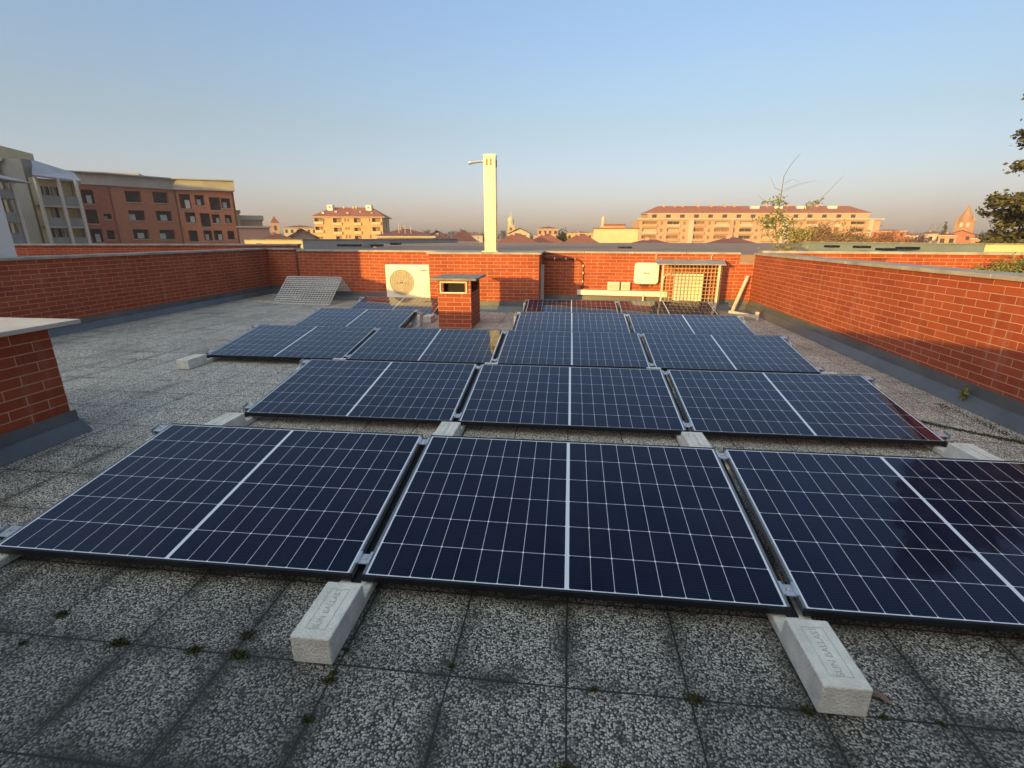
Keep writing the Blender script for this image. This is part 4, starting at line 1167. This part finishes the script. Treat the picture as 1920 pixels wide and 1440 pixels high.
H(438, 447, 394, 396, 118, 'narrow yellow lit end of a flat block right beside the unfinished brick block', 'plaster_cream', 'plaster_pale', 12, 'flat', nwin=1, cat='building', name='apartment_building')
H(447, 489, 404, 412, 121, 'orange terraced flats with flat grey roof behind the cream parapet', 'plaster_pink', 'plaster_pale', 12, 'flat', nwin=4, cat='building', name='apartment_building')
H(450, 502, 424, 427, 112, 'lower orange flats with long balcony and overhanging flat roof on the left', 'plaster_pink', 'plaster_pale', 9, 'flat', nwin=5, cat='building', name='apartment_building')
H(534, 592, 422, 428, 235, 'long grey roofed building with small lit dormers between tower and yellow block', 'plaster_pale', 'tile_dark', 12, 'hip', nwin=6)
H(545, 590, 430, 443, 120, 'pink gabled house with dark eave left of the yellow block', 'plaster_pink', 'tile_dark', 10, 'gable', nwin=3)
H(490, 552, 438, 455, 100, 'low house with red roof and many chimneys under the left tower', 'plaster_pink', 'tile', 9, 'hip')
H(708, 812, 428, 446, 78, 'wide dark red hipped roof right of the yellow block with thin antennas', 'plaster_pink', 'tile_dark', 14, 'hip', nwin=5)
H(806, 834, 433, 441, 120, 'small white gabled house right of the wide dark hipped roof', 'plaster_pale', 'tile_dark', 10, 'gable', nwin=2)
H(842, 894, 431, 455, 110, 'reddish gabled house just left of the steel flue', 'brick_plain', 'tile', 10, 'hip', nwin=3)
H(796, 856, 440, 457, 84, 'low red roofed house below the white gable', 'plaster_pink', 'tile', 9, 'hip')
H(932, 1006, 437, 458, 88, 'red roofed house with white porch posts right of the steel flue', 'plaster_pink', 'tile', 12, 'hip', nwin=4)
H(955, 993, 428, 437, 165, 'pale gabled house behind the red roof, right of the flue', 'plaster_pale', 'tile_dark', 12, 'gable', nwin=2)
H(1008, 1046, 424, 430, 215, 'pink flats with shallow roof left of the dark cypress', 'plaster_pink', 'tile_dark', 12, 'hip', nwin=4, cat='building', name='apartment_building')
H(992, 1056, 438, 458, 98, 'low red tiled roof left of the cypress foot', 'plaster_pink', 'tile', 10, 'hip')
H(1062, 1112, 434, 438, 190, 'yellow house with flat tiled roof right of the cypress', 'plaster_yellow', 'tile_dark', 10, 'hip', nwin=4)
H(1058, 1120, 438, 458, 96, 'low red tiled roof between cypress and the blank yellow block', 'plaster_pink', 'tile', 10, 'hip')
H(1114, 1196, 427, 429, 132, 'blank pale yellow block with flat brown eave left of the long peach block', 'plaster_cream', 'tile_dark', 14, 'flat', nwin=0, cat='building', name='apartment_building')
H(1134, 1171, 420, 423, 150, 'brown roof box rising behind the blank yellow block', 'plaster_pink', 'tile_dark', 6, 'flat', nwin=0, cat='building', name='apartment_building')
H(1175, 1262, 449, 463, 62, 'low mauve hipped roof in front of the left end of the long block', 'plaster_pink', 'tile_dark', 10, 'hip', nwin=2)
H(1322, 1418, 445, 463, 60, 'mauve pyramid roof in front of the middle of the long block', 'plaster_pink', 'tile_dark', 12, 'hip', nwin=2)
H(1640, 1693, 430, 434, 260, 'brown house right of the long peach block', 'brick_plain', 'tile_dark', 12, 'hip', nwin=4)
H(1728, 1764, 434, 440, 210, 'red and white house left of the right church tower', 'plaster_pale', 'tile', 10, 'hip', nwin=3)
H(1764, 1790, 437, 443, 190, 'small red roofed house at the foot of the right church tower', 'plaster_pink', 'tile', 10, 'hip', nwin=2)
H(1783, 1822, 432, 440, 250, 'church nave with pale lit front at the foot of the spired tower', 'brick_plain', 'tile_dark', 16, 'gable', nwin=2, name='church', cat='church')
H(1826, 1850, 444, 449, 150, 'low grey pink roof right of the right church tower', 'plaster_pink', 'tile_dark', 10, 'hip', nwin=2)
H(1846, 1878, 440, 442, 95, 'dark flat roofed hut before the cedar', 'railing', 'roofgrey', 8, 'flat', nwin=0, name='hut', cat='hut')
rnd = random.Random(21)
filler = [(505, 30, 330), (600, 60, 420), (745, 40, 300), (780, 46, 380), (842, 40, 270), (880, 50, 420), (925, 30, 300), (1030, 60, 420), (1090, 50, 340), (1185, 30, 330), (1700, 44, 330), (1745, 34, 420)]
side = ['far pale house between the left tower and its neighbour', 'far house glimpsed over the left roofs by the yellow block', 'far house above the wide dark hipped roof, left one', 'far house above the wide dark hipped roof, right one', 'far house behind the white gable', 'farthest house left of the flue', 'far house just right of the flue', 'far house behind the pink flats', 'far house behind the yellow house right of the cypress', 'far house left of the long block end', 'far house right of the brown house', 'far house behind the red and white house']
for (x, w, D), lb in zip(filler, side):
    H(x-w/2, x+w/2, 437+rnd.uniform(-1, 2), 441+rnd.uniform(0, 1.5), D, lb, rnd.choice(('plaster_pink', 'plaster_pale', 'plaster_yellow')), rnd.choice(('tile', 'tile_dark')), 11, 'hip', nwin=3)

# towers
def tower(px, ybase, ytip, wpx, D, label, style):
    p = away(px, 440, D); t = thing('church_tower', label, 'church tower', (p.x, p.y, 0), -math.atan2(p.x, p.y))
    zt = away(px, ytip, D).z; w = wpx/F*(p-CC).dot(CF)/2
    if style == 'spire':
        zb = away(px, 414, D).z
        MB().box(-w, w, -w, w, ZG, zb).build('shaft', M['tower_brick'], t)
        b = MB(); ws = w*.98
        for k in range(8):
            a0, a1 = 2*PI*k/8+PI/8, 2*PI*(k+1)/8+PI/8
            b.face([(ws*math.cos(a0), ws*math.sin(a0), zb+.01), (ws*math.cos(a1), ws*math.sin(a1), zb+.01), (0, 0, zt)])
        b.build('spire', M['tower_brick'], t)
        for sx in (-1, 1):
            for sy in (-1, 1):
                b = MB(); x, y = sx*w*.82, sy*w*.82
                for k in range(4):
                    a0, a1 = PI/2*k+PI/4, PI/2*(k+1)+PI/4; r_ = w*.2
                    b.face([(x+r_*math.cos(a0), y+r_*math.sin(a0), zb+.01), (x+r_*math.cos(a1), y+r_*math.sin(a1), zb+.01), (x, y, zb+(zt-zb)*.33)])
                b.build('pinnacle', M['tower_brick'], t)
        for z in (zb-1.4, zb-5.6):
            for x in (-.35*w, .35*w):
                MB().box(x-.16*w, x+.16*w, -w-.05, -w-.01, z-.9, z+.7).build('belfry_opening', M['recess'] if z < zb-2 else M['plaster_pale'], t)
        MB().box(-w*1.08, w*1.08, -w*1.08, w*1.08, zb-.4, zb-.003).build('cornice', M['tower_brick'], t)
    elif style == 'dome':
        zb = away(px, 424, D).z; zc = away(px, 414, D).z; zd = away(px, 406, D).z
        MB().box(-w, w, -w, w, ZG, zb).build('shaft', M['plaster_yellow'], t)
        MB().box(-w*1.12, w*1.12, -w*1.12, w*1.12, zb+.003, zb+.6).build('cornice', M['plaster_pale'], t)
        b = MB(); b.tube([(0, 0, zb+.6), (0, 0, zc)], w*.8, 8); b.build('lantern_drum', M['plaster_pale'], t)
        prof = [(w*.95, zc), (w*.9, zc+(zd-zc)*.35), (w*.6, zc+(zd-zc)*.75), (w*.25, zd), (w*.12, zd+.5), (w*.10, zt-.5), (.03, zt)]
        b = MB(); b.tube([(0, 0, z) for r_, z in prof], [r_ for r_, z in prof], 10); b.build('dome', M['plaster_cream'], t)
        MB().box(-w*.3, w*.3, -w-.05, -w-.01, zb-3, zb-1).build('belfry_opening', M['recess'], t)
    else:
        zb = away(px, 418, D).z
        MB().box(-w, w, -w, w, ZG, zb).build('shaft', M['plaster_pink'], t)
        b = MB()
        for k in range(4):
            a0, a1 = PI/2*k+PI/4, PI/2*(k+1)+PI/4; r_ = w*1.45
            b.face([(r_*math.cos(a0), r_*math.sin(a0), zb), (r_*math.cos(a1), r_*math.sin(a1), zb), (0, 0, zt)])
        b.build('spire', M['tile_dark'], t)
        MB().box(-w*.3, w*.3, -w-.05, -w-.01, zb-3.2, zb-1.2).build('belfry_opening', M['recess'], t)
tower(1804, 450, 384, 27, 260, 'tall reddish church tower with pointed spire near the right edge', 'spire')
tower(958, 440, 397, 13, 360, 'slender domed church tower right of the steel flue', 'dome')
tower(1130, 425, 409, 9, 340, 'tiny domed cupola behind the blank yellow block', 'dome')
tower(518, 450, 405, 15, 260, 'small pointed church tower right of the orange flats', 'plain')

# antennas on the wide hipped roof
an = away(760, 440, 80)
t = thing('roof_antenna', 'thin metal antenna poles on the wide dark red hipped roof', 'antenna')
for k, dx in enumerate((-1.0, 0, .9)):
    MB().tube([(an.x+dx, an.y, an.z-2), (an.x+dx, an.y, away(760, 418+k*3, 80).z)], .04, 5).build('pole', M['post'], t)
# two leaning crane arms
p = away(1738, 440, 300); q = away(1752, 440, 300)
for k, (s_, lb) in enumerate(((p, 'left one of two thin leaning crane jibs left of the right tower'), (q, 'right one of two thin leaning crane jibs left of the right tower'))):
    t = thing('crane_jib', lb, 'crane', (s_.x, s_.y, 0), group='leaning crane jibs')
    z1 = away(1740, 419, 300).z
    b = MB()
    for dx in (-.5, .5): b.obox((dx, 0, 0), (dx+1.6, 0, z1), .18, .18)
    for i in range(8): z = z1*i/8; b.obox((-.5+1.6*i/8, 0, z), (.5+1.6*(i+1)/8, 0, z+z1/8), .12, .12)
    b.build('lattice', M['railing'], t); MB().box(-.9, .9, -.9, .9, ZG, 0).build('mast', M['railing'], t)

# ------------------------------------------------------------------ trees
def crown_pts(c, rx, ry, rz, n, rnd, clumps=14, tight=.35):
    cl = []
    for _ in range(clumps):
        while True:
            v = Vector((rnd.uniform(-1, 1), rnd.uniform(-1, 1), rnd.uniform(-1, 1)))
            if v.length <= 1: break
        cl.append((v, rnd.uniform(.5, 1)))
    out = []
    for _ in range(n):
        v, s_ = rnd.choice(cl)
        o = Vector((rnd.gauss(0, 1), rnd.gauss(0, 1), rnd.gauss(0, 1)))*tight*s_*.55
        w = v*.8+o
        out.append((c[0]+w.x*rx, c[1]+w.y*ry, c[2]+w.z*rz))
    return out
def tree(px, ytop, wpx, D, mat, label, name='tree', seed=0, n=2500, leaf=.5, zb=ZG, clumps=18):
    rnd = random.Random(seed)
    p = away(px, 440, D); zt = away(px, ytop, D).z; rx = wpx/F*(p-CC).dot(CF)/2
    t = thing(name, label, 'tree', (p.x, p.y, zb))
    H_ = zt-zb; ch = H_*.62
    b = MB(); b.tube([(0, 0, 0), (.1, 0, H_*.3), (0, .1, H_*.6), (0, 0, H_*.85)], [H_*.028, H_*.022, H_*.014, H_*.004], 7)
    for k in range(9):
        a = k*2.4; z = H_*(.35+.05*k); l = rx*rnd.uniform(.5, .85)
        b.tube([(0, 0, z), (math.cos(a)*l*.5, math.sin(a)*l*.5, z+l*.35), (math.cos(a)*l, math.sin(a)*l, z+l*.8)], [H_*.010, H_*.006, .02], 5)
    b.build('trunk', M['bark'], t)
    b = MB(); leaf_cloud(b, crown_pts((0, 0, H_-ch/2), rx, rx, ch/2, n, rnd, clumps), leaf, seed=seed); b.build('crown', M[mat], t)
    return t
tree(1498, 434, 70, 120, 'autumn', 'bare brownish tree left of the bigger autumn trees before the long block', seed=1, n=6000, leaf=.45, clumps=40)
tree(1546, 423, 120, 118, 'autumn', 'broad olive brown autumn tree before the long peach block', seed=2, n=20000, leaf=.45, clumps=60)
tree(1592, 426, 95, 124, 'autumn', 'olive brown autumn tree at the right end of the long peach block', seed=3, n=14000, leaf=.45, clumps=50)
tree(1668, 432, 100, 150, 'rust', 'russet tree right of the long peach block, left of its twin', seed=4, n=12000, leaf=.5, clumps=50)
tree(1708, 436, 80, 170, 'rust', 'smaller russet tree left of the crane jibs', seed=5, n=9000, leaf=.5, clumps=50)
tree(1053, 427, 30, 105, 'cypress', 'dense dark cypress standing among the red roofs', name='cypress_tree', seed=6, n=14000, leaf=.35, clumps=70)
tree(1769, 419, 13, 200, 'wood', 'slim grey poplar left of the right church tower', name='poplar_tree', seed=7, n=1500, leaf=.6, clumps=30)
tree(528, 438, 14, 180, 'rust', 'small russet tree right of the left church tower', seed=8, n=1200, leaf=.5)
tree(1860, 442, 24, 240, 'wood', 'far grey tree between the right tower and the cedar', seed=9, n=1500, leaf=.8)
for i, (x, y, w, D) in enumerate(((738, 434, 26, 420), (800, 432, 30, 460), (822, 435, 24, 400), (868, 434, 40, 480), (905, 435, 24, 440), (942, 428, 20, 400), (1000, 436, 30, 430), (470, 426, 24, 320))):
    tree(x, y, w, D, 'wood', ['hazy grey tree far behind the wide dark hipped roof', 'tall hazy tree far above the white gabled house', 'low hazy tree right of the tall one above the white gable', 'broad hazy tree clump far left of the flue', 'hazy tree immediately left of the flue', 'hazy tree immediately right of the flue', 'hazy tree between domed tower and pink flats', 'hazy tree behind the orange flats'][i], seed=30+i, n=1300, leaf=1.3, clumps=12, )

def cedar():
    rnd = random.Random(77)
    az = R(45.6); D = 30.0
    bx, by = CC.x+math.sin(az)*D, CC.y+math.cos(az)*D
    H_ = 40.0
    t = thing('cedar_tree', 'big dark cedar with layered flat branches at the right edge', 'tree', (bx, by, ZG))
    b = MB(); b.tube([(0, 0, 0), (.15, 0, H_*.4), (0, .1, H_*.75), (0, 0, H_)], [.55, .42, .22, .03], 10)
    nf = MB(); pts = []
    z = 7.0
    while z < H_-.6:
        f = 1-(z-8)/(H_-8)
        for k in range(rnd.choice((6, 7, 8))):
            a = rnd.uniform(0, 2*PI); l = (min(6.1, 6.0-.17*(z-14)) if z < 21 else 4.4-.12*(z-21))*min(1, .25+(H_-z)/8)*rnd.uniform(.78, 1.0)
            zz = z+rnd.uniform(-.4, .4); up = rnd.uniform(.02, .22)
            P = []
            for i in range(6):
                s_ = i/5; P.append(Vector((math.cos(a)*l*s_, math.sin(a)*l*s_, zz+l*(up*s_-.10*s_*s_))))
            b.tube(P, [.10*(1-i/6)*(.4+f) for i in range(6)], 5, cap=False)
            # flat sprays
            for i in range(int(135*l)):
                s_ = rnd.uniform(.18, 1.03)**.8; w = (.16+.40*math.sin(PI*min(1, s_)**.8))*l*.36
                c = P[0].lerp(P[-1], s_); c.z = zz+l*(up*s_-.10*s_*s_)
                off = rnd.gauss(0, .5)*w
                pts.append((c.x-math.sin(a)*off+rnd.gauss(0, .12), c.y+math.cos(a)*off+rnd.gauss(0, .12), c.z+rnd.gauss(0, .10)-abs(off)*.06))
        z += rnd.uniform(.26, .42)
    b.build('trunk', M['bark'], t)
    leaf_cloud(nf, pts, .19, flat=.5, seed=5); nf.build('crown', M['cedar'], t)
    print('cedar leaves', len(pts))
cedar()

def sapling():
    rnd = random.Random(9)
    p = ony(1462, 474, 11.4)
    t = thing('sapling', 'thin half bare sapling growing behind the back parapet near the right corner', 'tree', (p.x, p.y, .62))
    dz = p.z-.62
    D = (Vector(p)-CC).dot(CF); k = D/F           # metres per pixel there
    def Q(px, py, dy=0): return Vector(((px-1462)*k, dy, dz+(474-py)*k))
    b = MB()
    S = [([(1464, 474), (1452, 445), (1448, 420), (1452, 380), (1453, 340), (1462, 322), (1477, 302)], .016, .2),
         ([(1452, 366), (1437, 361), (1425, 340)], .007, .0), ([(1450, 386), (1428, 383), (1415, 370)], .008, .3), ([(1453, 366), (1470, 358), (1496, 350)], .005, -.2),
         ([(1453, 352), (1466, 346), (1482, 350)], .005, .1), ([(1454, 362), (1475, 354), (1500, 352)], .004, -.4),
         ([(1466, 474), (1478, 448), (1492, 420), (1505, 390), (1520, 372), (1543, 342)], .011, -.2), ([(1505, 390), (1496, 386), (1492, 392)], .006, 0),
         ([(1462, 474), (1446, 452), (1430, 425), (1418, 412)], .009, .3), ([(1468, 474), (1486, 462), (1506, 448), (1516, 436)], .009, -.3), ([(1464, 474), (1468, 440), (1480, 415)], .009, .2), ([(1465, 474), (1472, 455), (1488, 440)], .008, .5)]
    for P, r_, dy in S:
        n = len(P); q = [Q(x, y, dy*i/(n-1)) for i, (x, y) in enumerate(P)]
        b.tube(q, [r_*(1-.75*i/(n-1)) for i in range(n)], 6)
    b.build('stem', M['stem'], t)
    pts = []
    for (cx, cy, sx, sy, n) in ((1446, 412, 16, 10, 170), (1440, 425, 12, 10, 120), (1470, 420, 10, 8, 80), (1486, 445, 16, 14, 230), (1470, 436, 12, 10, 90), (1447, 386, 10, 6, 60), (1428, 384, 7, 3, 30), (1504, 388, 6, 6, 70), (1445, 375, 5, 4, 20), (1506, 436, 9, 6, 80), (1470, 466, 22, 6, 120), (1452, 440, 10, 10, 70), (1420, 414, 8, 5, 50), (1450, 400, 8, 6, 60)):
        for _ in range(int(n*.75)):
            v = Q(rnd.gauss(cx, sx*.55), rnd.gauss(cy, sy*.55), rnd.gauss(0, .22)); pts.append(v)
    b = MB(); leaf_cloud(b, pts, .075, seed=3); b.build('crown', M['shrub'], t)
sapling()
# green plant on the roof right of the terrace
pt = onz(1845, 497, .92)
t = thing('bush', 'low green bush growing just beyond the right parapet coping', 'bush', (pt.x+1.1, pt.y+.9, .1))
b = MB(); lf = []
for P in stems((0, 0, 0), 40, .85, .75, 13):
    b.tube(P, .006, 4)
    for q_ in P[2:]:
        for _ in range(80): lf.append(q_+Vector((random.gauss(0, .10), random.gauss(0, .10), random.gauss(0, .07))))
b.build('stem', M['stem'], t)
b = MB(); leaf_cloud(b, lf, .05, seed=14); b.build('foliage', M['shrub'], t)

# ------------------------------------------------------------------ ground, far wood, sky, air
def ground():
    t = NT('town_ground'); co = t.coord(); n = t.noise(co, .012, 6)
    t.l(t.ramp(n, [(.35, (.07, .07, .045)), (.55, (.12, .11, .085)), (.7, (.16, .15, .13))]), t.b.inputs['Base Color']); t.setp('Roughness', .95)
    b = MB(); b.face([(-9000, -9000, ZG), (9000, -9000, ZG), (9000, 9000, ZG), (-9000, 9000, ZG)])
    tag(b.build('ground', t.mat), kind='structure')
ground()
def far_wood():
    rnd = random.Random(3); b = MB(); pts = []
    for _ in range(26000):
        az = rnd.uniform(R(-60), R(50)); D = rnd.uniform(620, 800)
        h = (15+3*math.sin(az*23)+2.5*math.sin(az*57+1)+1.5*math.sin(az*131))*rnd.random()**.5
        pts.append((CC.x+math.sin(az)*D, CC.y+math.cos(az)*D, ZG+h+1))
    leaf_cloud(b, pts, 7.0, seed=8)
    tag(b.build('far_wood', M['wood']), 'hazy belt of distant trees along the horizon', 'wood', kind='stuff')
far_wood()

SUN_AZ = R(30.0); SUN_EL = R(6.2)           # light travels towards +x,+y at this azimuth
ldir = Vector((math.sin(SUN_AZ)*math.cos(SUN_EL), math.cos(SUN_AZ)*math.cos(SUN_EL), -math.sin(SUN_EL)))
sd = bpy.data.lights.new('sun', 'SUN'); sd.energy = 2.4; sd.angle = R(.55); sd.color = (1, .66, .14)
so = bpy.data.objects.new('sun', sd); COL.objects.link(so); so.rotation_euler = (-ldir).to_track_quat('Z', 'Y').to_euler()

w = bpy.data.worlds.new('World'); SC.world = w; w.use_nodes = True
nt = w.node_tree; nt.nodes.clear()
out = nt.nodes.new('ShaderNodeOutputWorld'); bg = nt.nodes.new('ShaderNodeBackground'); sky = nt.nodes.new('ShaderNodeTexSky')
sky.sky_type = 'NISHITA'; sky.sun_disc = False; sky.sun_elevation = SUN_EL
sky.sun_rotation = SUN_AZ+PI           # sun stands behind-left of the viewer
sky.altitude = 200; sky.air_density = 1.0; sky.dust_density = 1.6; sky.ozone_density = 2.5
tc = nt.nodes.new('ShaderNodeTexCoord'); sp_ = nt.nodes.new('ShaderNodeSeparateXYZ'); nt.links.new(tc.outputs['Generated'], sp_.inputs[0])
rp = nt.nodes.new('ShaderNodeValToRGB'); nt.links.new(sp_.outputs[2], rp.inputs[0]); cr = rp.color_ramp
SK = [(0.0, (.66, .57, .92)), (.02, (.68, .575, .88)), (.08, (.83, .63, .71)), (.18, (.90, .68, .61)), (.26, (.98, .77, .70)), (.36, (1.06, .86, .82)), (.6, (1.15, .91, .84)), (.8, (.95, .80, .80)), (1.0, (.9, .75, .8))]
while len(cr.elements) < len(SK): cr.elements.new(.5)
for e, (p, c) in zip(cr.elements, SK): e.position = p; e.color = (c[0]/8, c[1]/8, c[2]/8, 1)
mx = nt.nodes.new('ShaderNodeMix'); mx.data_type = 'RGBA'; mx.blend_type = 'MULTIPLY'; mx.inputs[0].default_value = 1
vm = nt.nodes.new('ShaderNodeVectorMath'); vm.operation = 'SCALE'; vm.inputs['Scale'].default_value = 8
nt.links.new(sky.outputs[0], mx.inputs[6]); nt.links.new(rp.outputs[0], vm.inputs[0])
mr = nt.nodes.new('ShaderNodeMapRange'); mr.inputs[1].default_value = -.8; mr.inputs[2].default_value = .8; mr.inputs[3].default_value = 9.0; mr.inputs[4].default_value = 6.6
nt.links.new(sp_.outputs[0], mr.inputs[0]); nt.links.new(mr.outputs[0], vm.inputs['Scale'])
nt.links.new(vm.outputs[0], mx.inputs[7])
# added fill: warm boost of the unseen overhead sky to lift the shade
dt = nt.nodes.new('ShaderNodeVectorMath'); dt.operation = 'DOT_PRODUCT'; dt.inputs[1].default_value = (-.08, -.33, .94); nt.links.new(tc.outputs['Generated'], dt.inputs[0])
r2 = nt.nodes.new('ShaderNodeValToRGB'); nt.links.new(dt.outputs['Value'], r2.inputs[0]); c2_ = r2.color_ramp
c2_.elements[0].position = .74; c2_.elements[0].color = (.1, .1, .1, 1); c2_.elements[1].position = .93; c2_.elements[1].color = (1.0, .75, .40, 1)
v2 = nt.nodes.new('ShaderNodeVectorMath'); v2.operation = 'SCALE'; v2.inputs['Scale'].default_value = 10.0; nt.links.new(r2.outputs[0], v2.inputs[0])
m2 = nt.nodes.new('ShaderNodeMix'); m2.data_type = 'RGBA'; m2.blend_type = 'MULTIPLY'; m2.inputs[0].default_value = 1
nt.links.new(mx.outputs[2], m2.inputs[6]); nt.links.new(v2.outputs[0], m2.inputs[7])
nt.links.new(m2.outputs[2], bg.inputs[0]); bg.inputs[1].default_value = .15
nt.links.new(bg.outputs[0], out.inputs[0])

HAZE = True
if HAZE:
    hm = bpy.data.materials.new('haze_air'); hm.use_nodes = True; t = hm.node_tree; t.nodes.clear()
    o_ = t.nodes.new('ShaderNodeOutputMaterial'); v = t.nodes.new('ShaderNodeVolumePrincipled')
    v.inputs['Color'].default_value = (.72, .72, .80, 1); v.inputs['Density'].default_value = .00055; v.inputs['Anisotropy'].default_value = .0
    t.links.new(v.outputs[0], o_.inputs['Volume'])
    b = MB(); b.box(-1200, 1200, -60, 1200, ZG-1, 40); hz = b.build('haze', hm); tag(hz, kind='stuff'); hz['label'] = 'thin evening haze over the town'; hz['category'] = 'haze'

cam = bpy.data.cameras.new('camera'); co = bpy.data.objects.new('camera', cam); COL.objects.link(co)
cam.sensor_width = 36; cam.sensor_fit = 'HORIZONTAL'; cam.lens = F/1920*36; cam.clip_end = 20000; cam.clip_start = .05
m = Matrix((CR, CU, -CF)).transposed().to_4x4(); m.translation = CC; co.matrix_world = m
SC.camera = co
SC.view_settings.view_transform = 'Standard'; SC.view_settings.look = 'None'; SC.view_settings.exposure = 1.5; SC.view_settings.gamma = 1
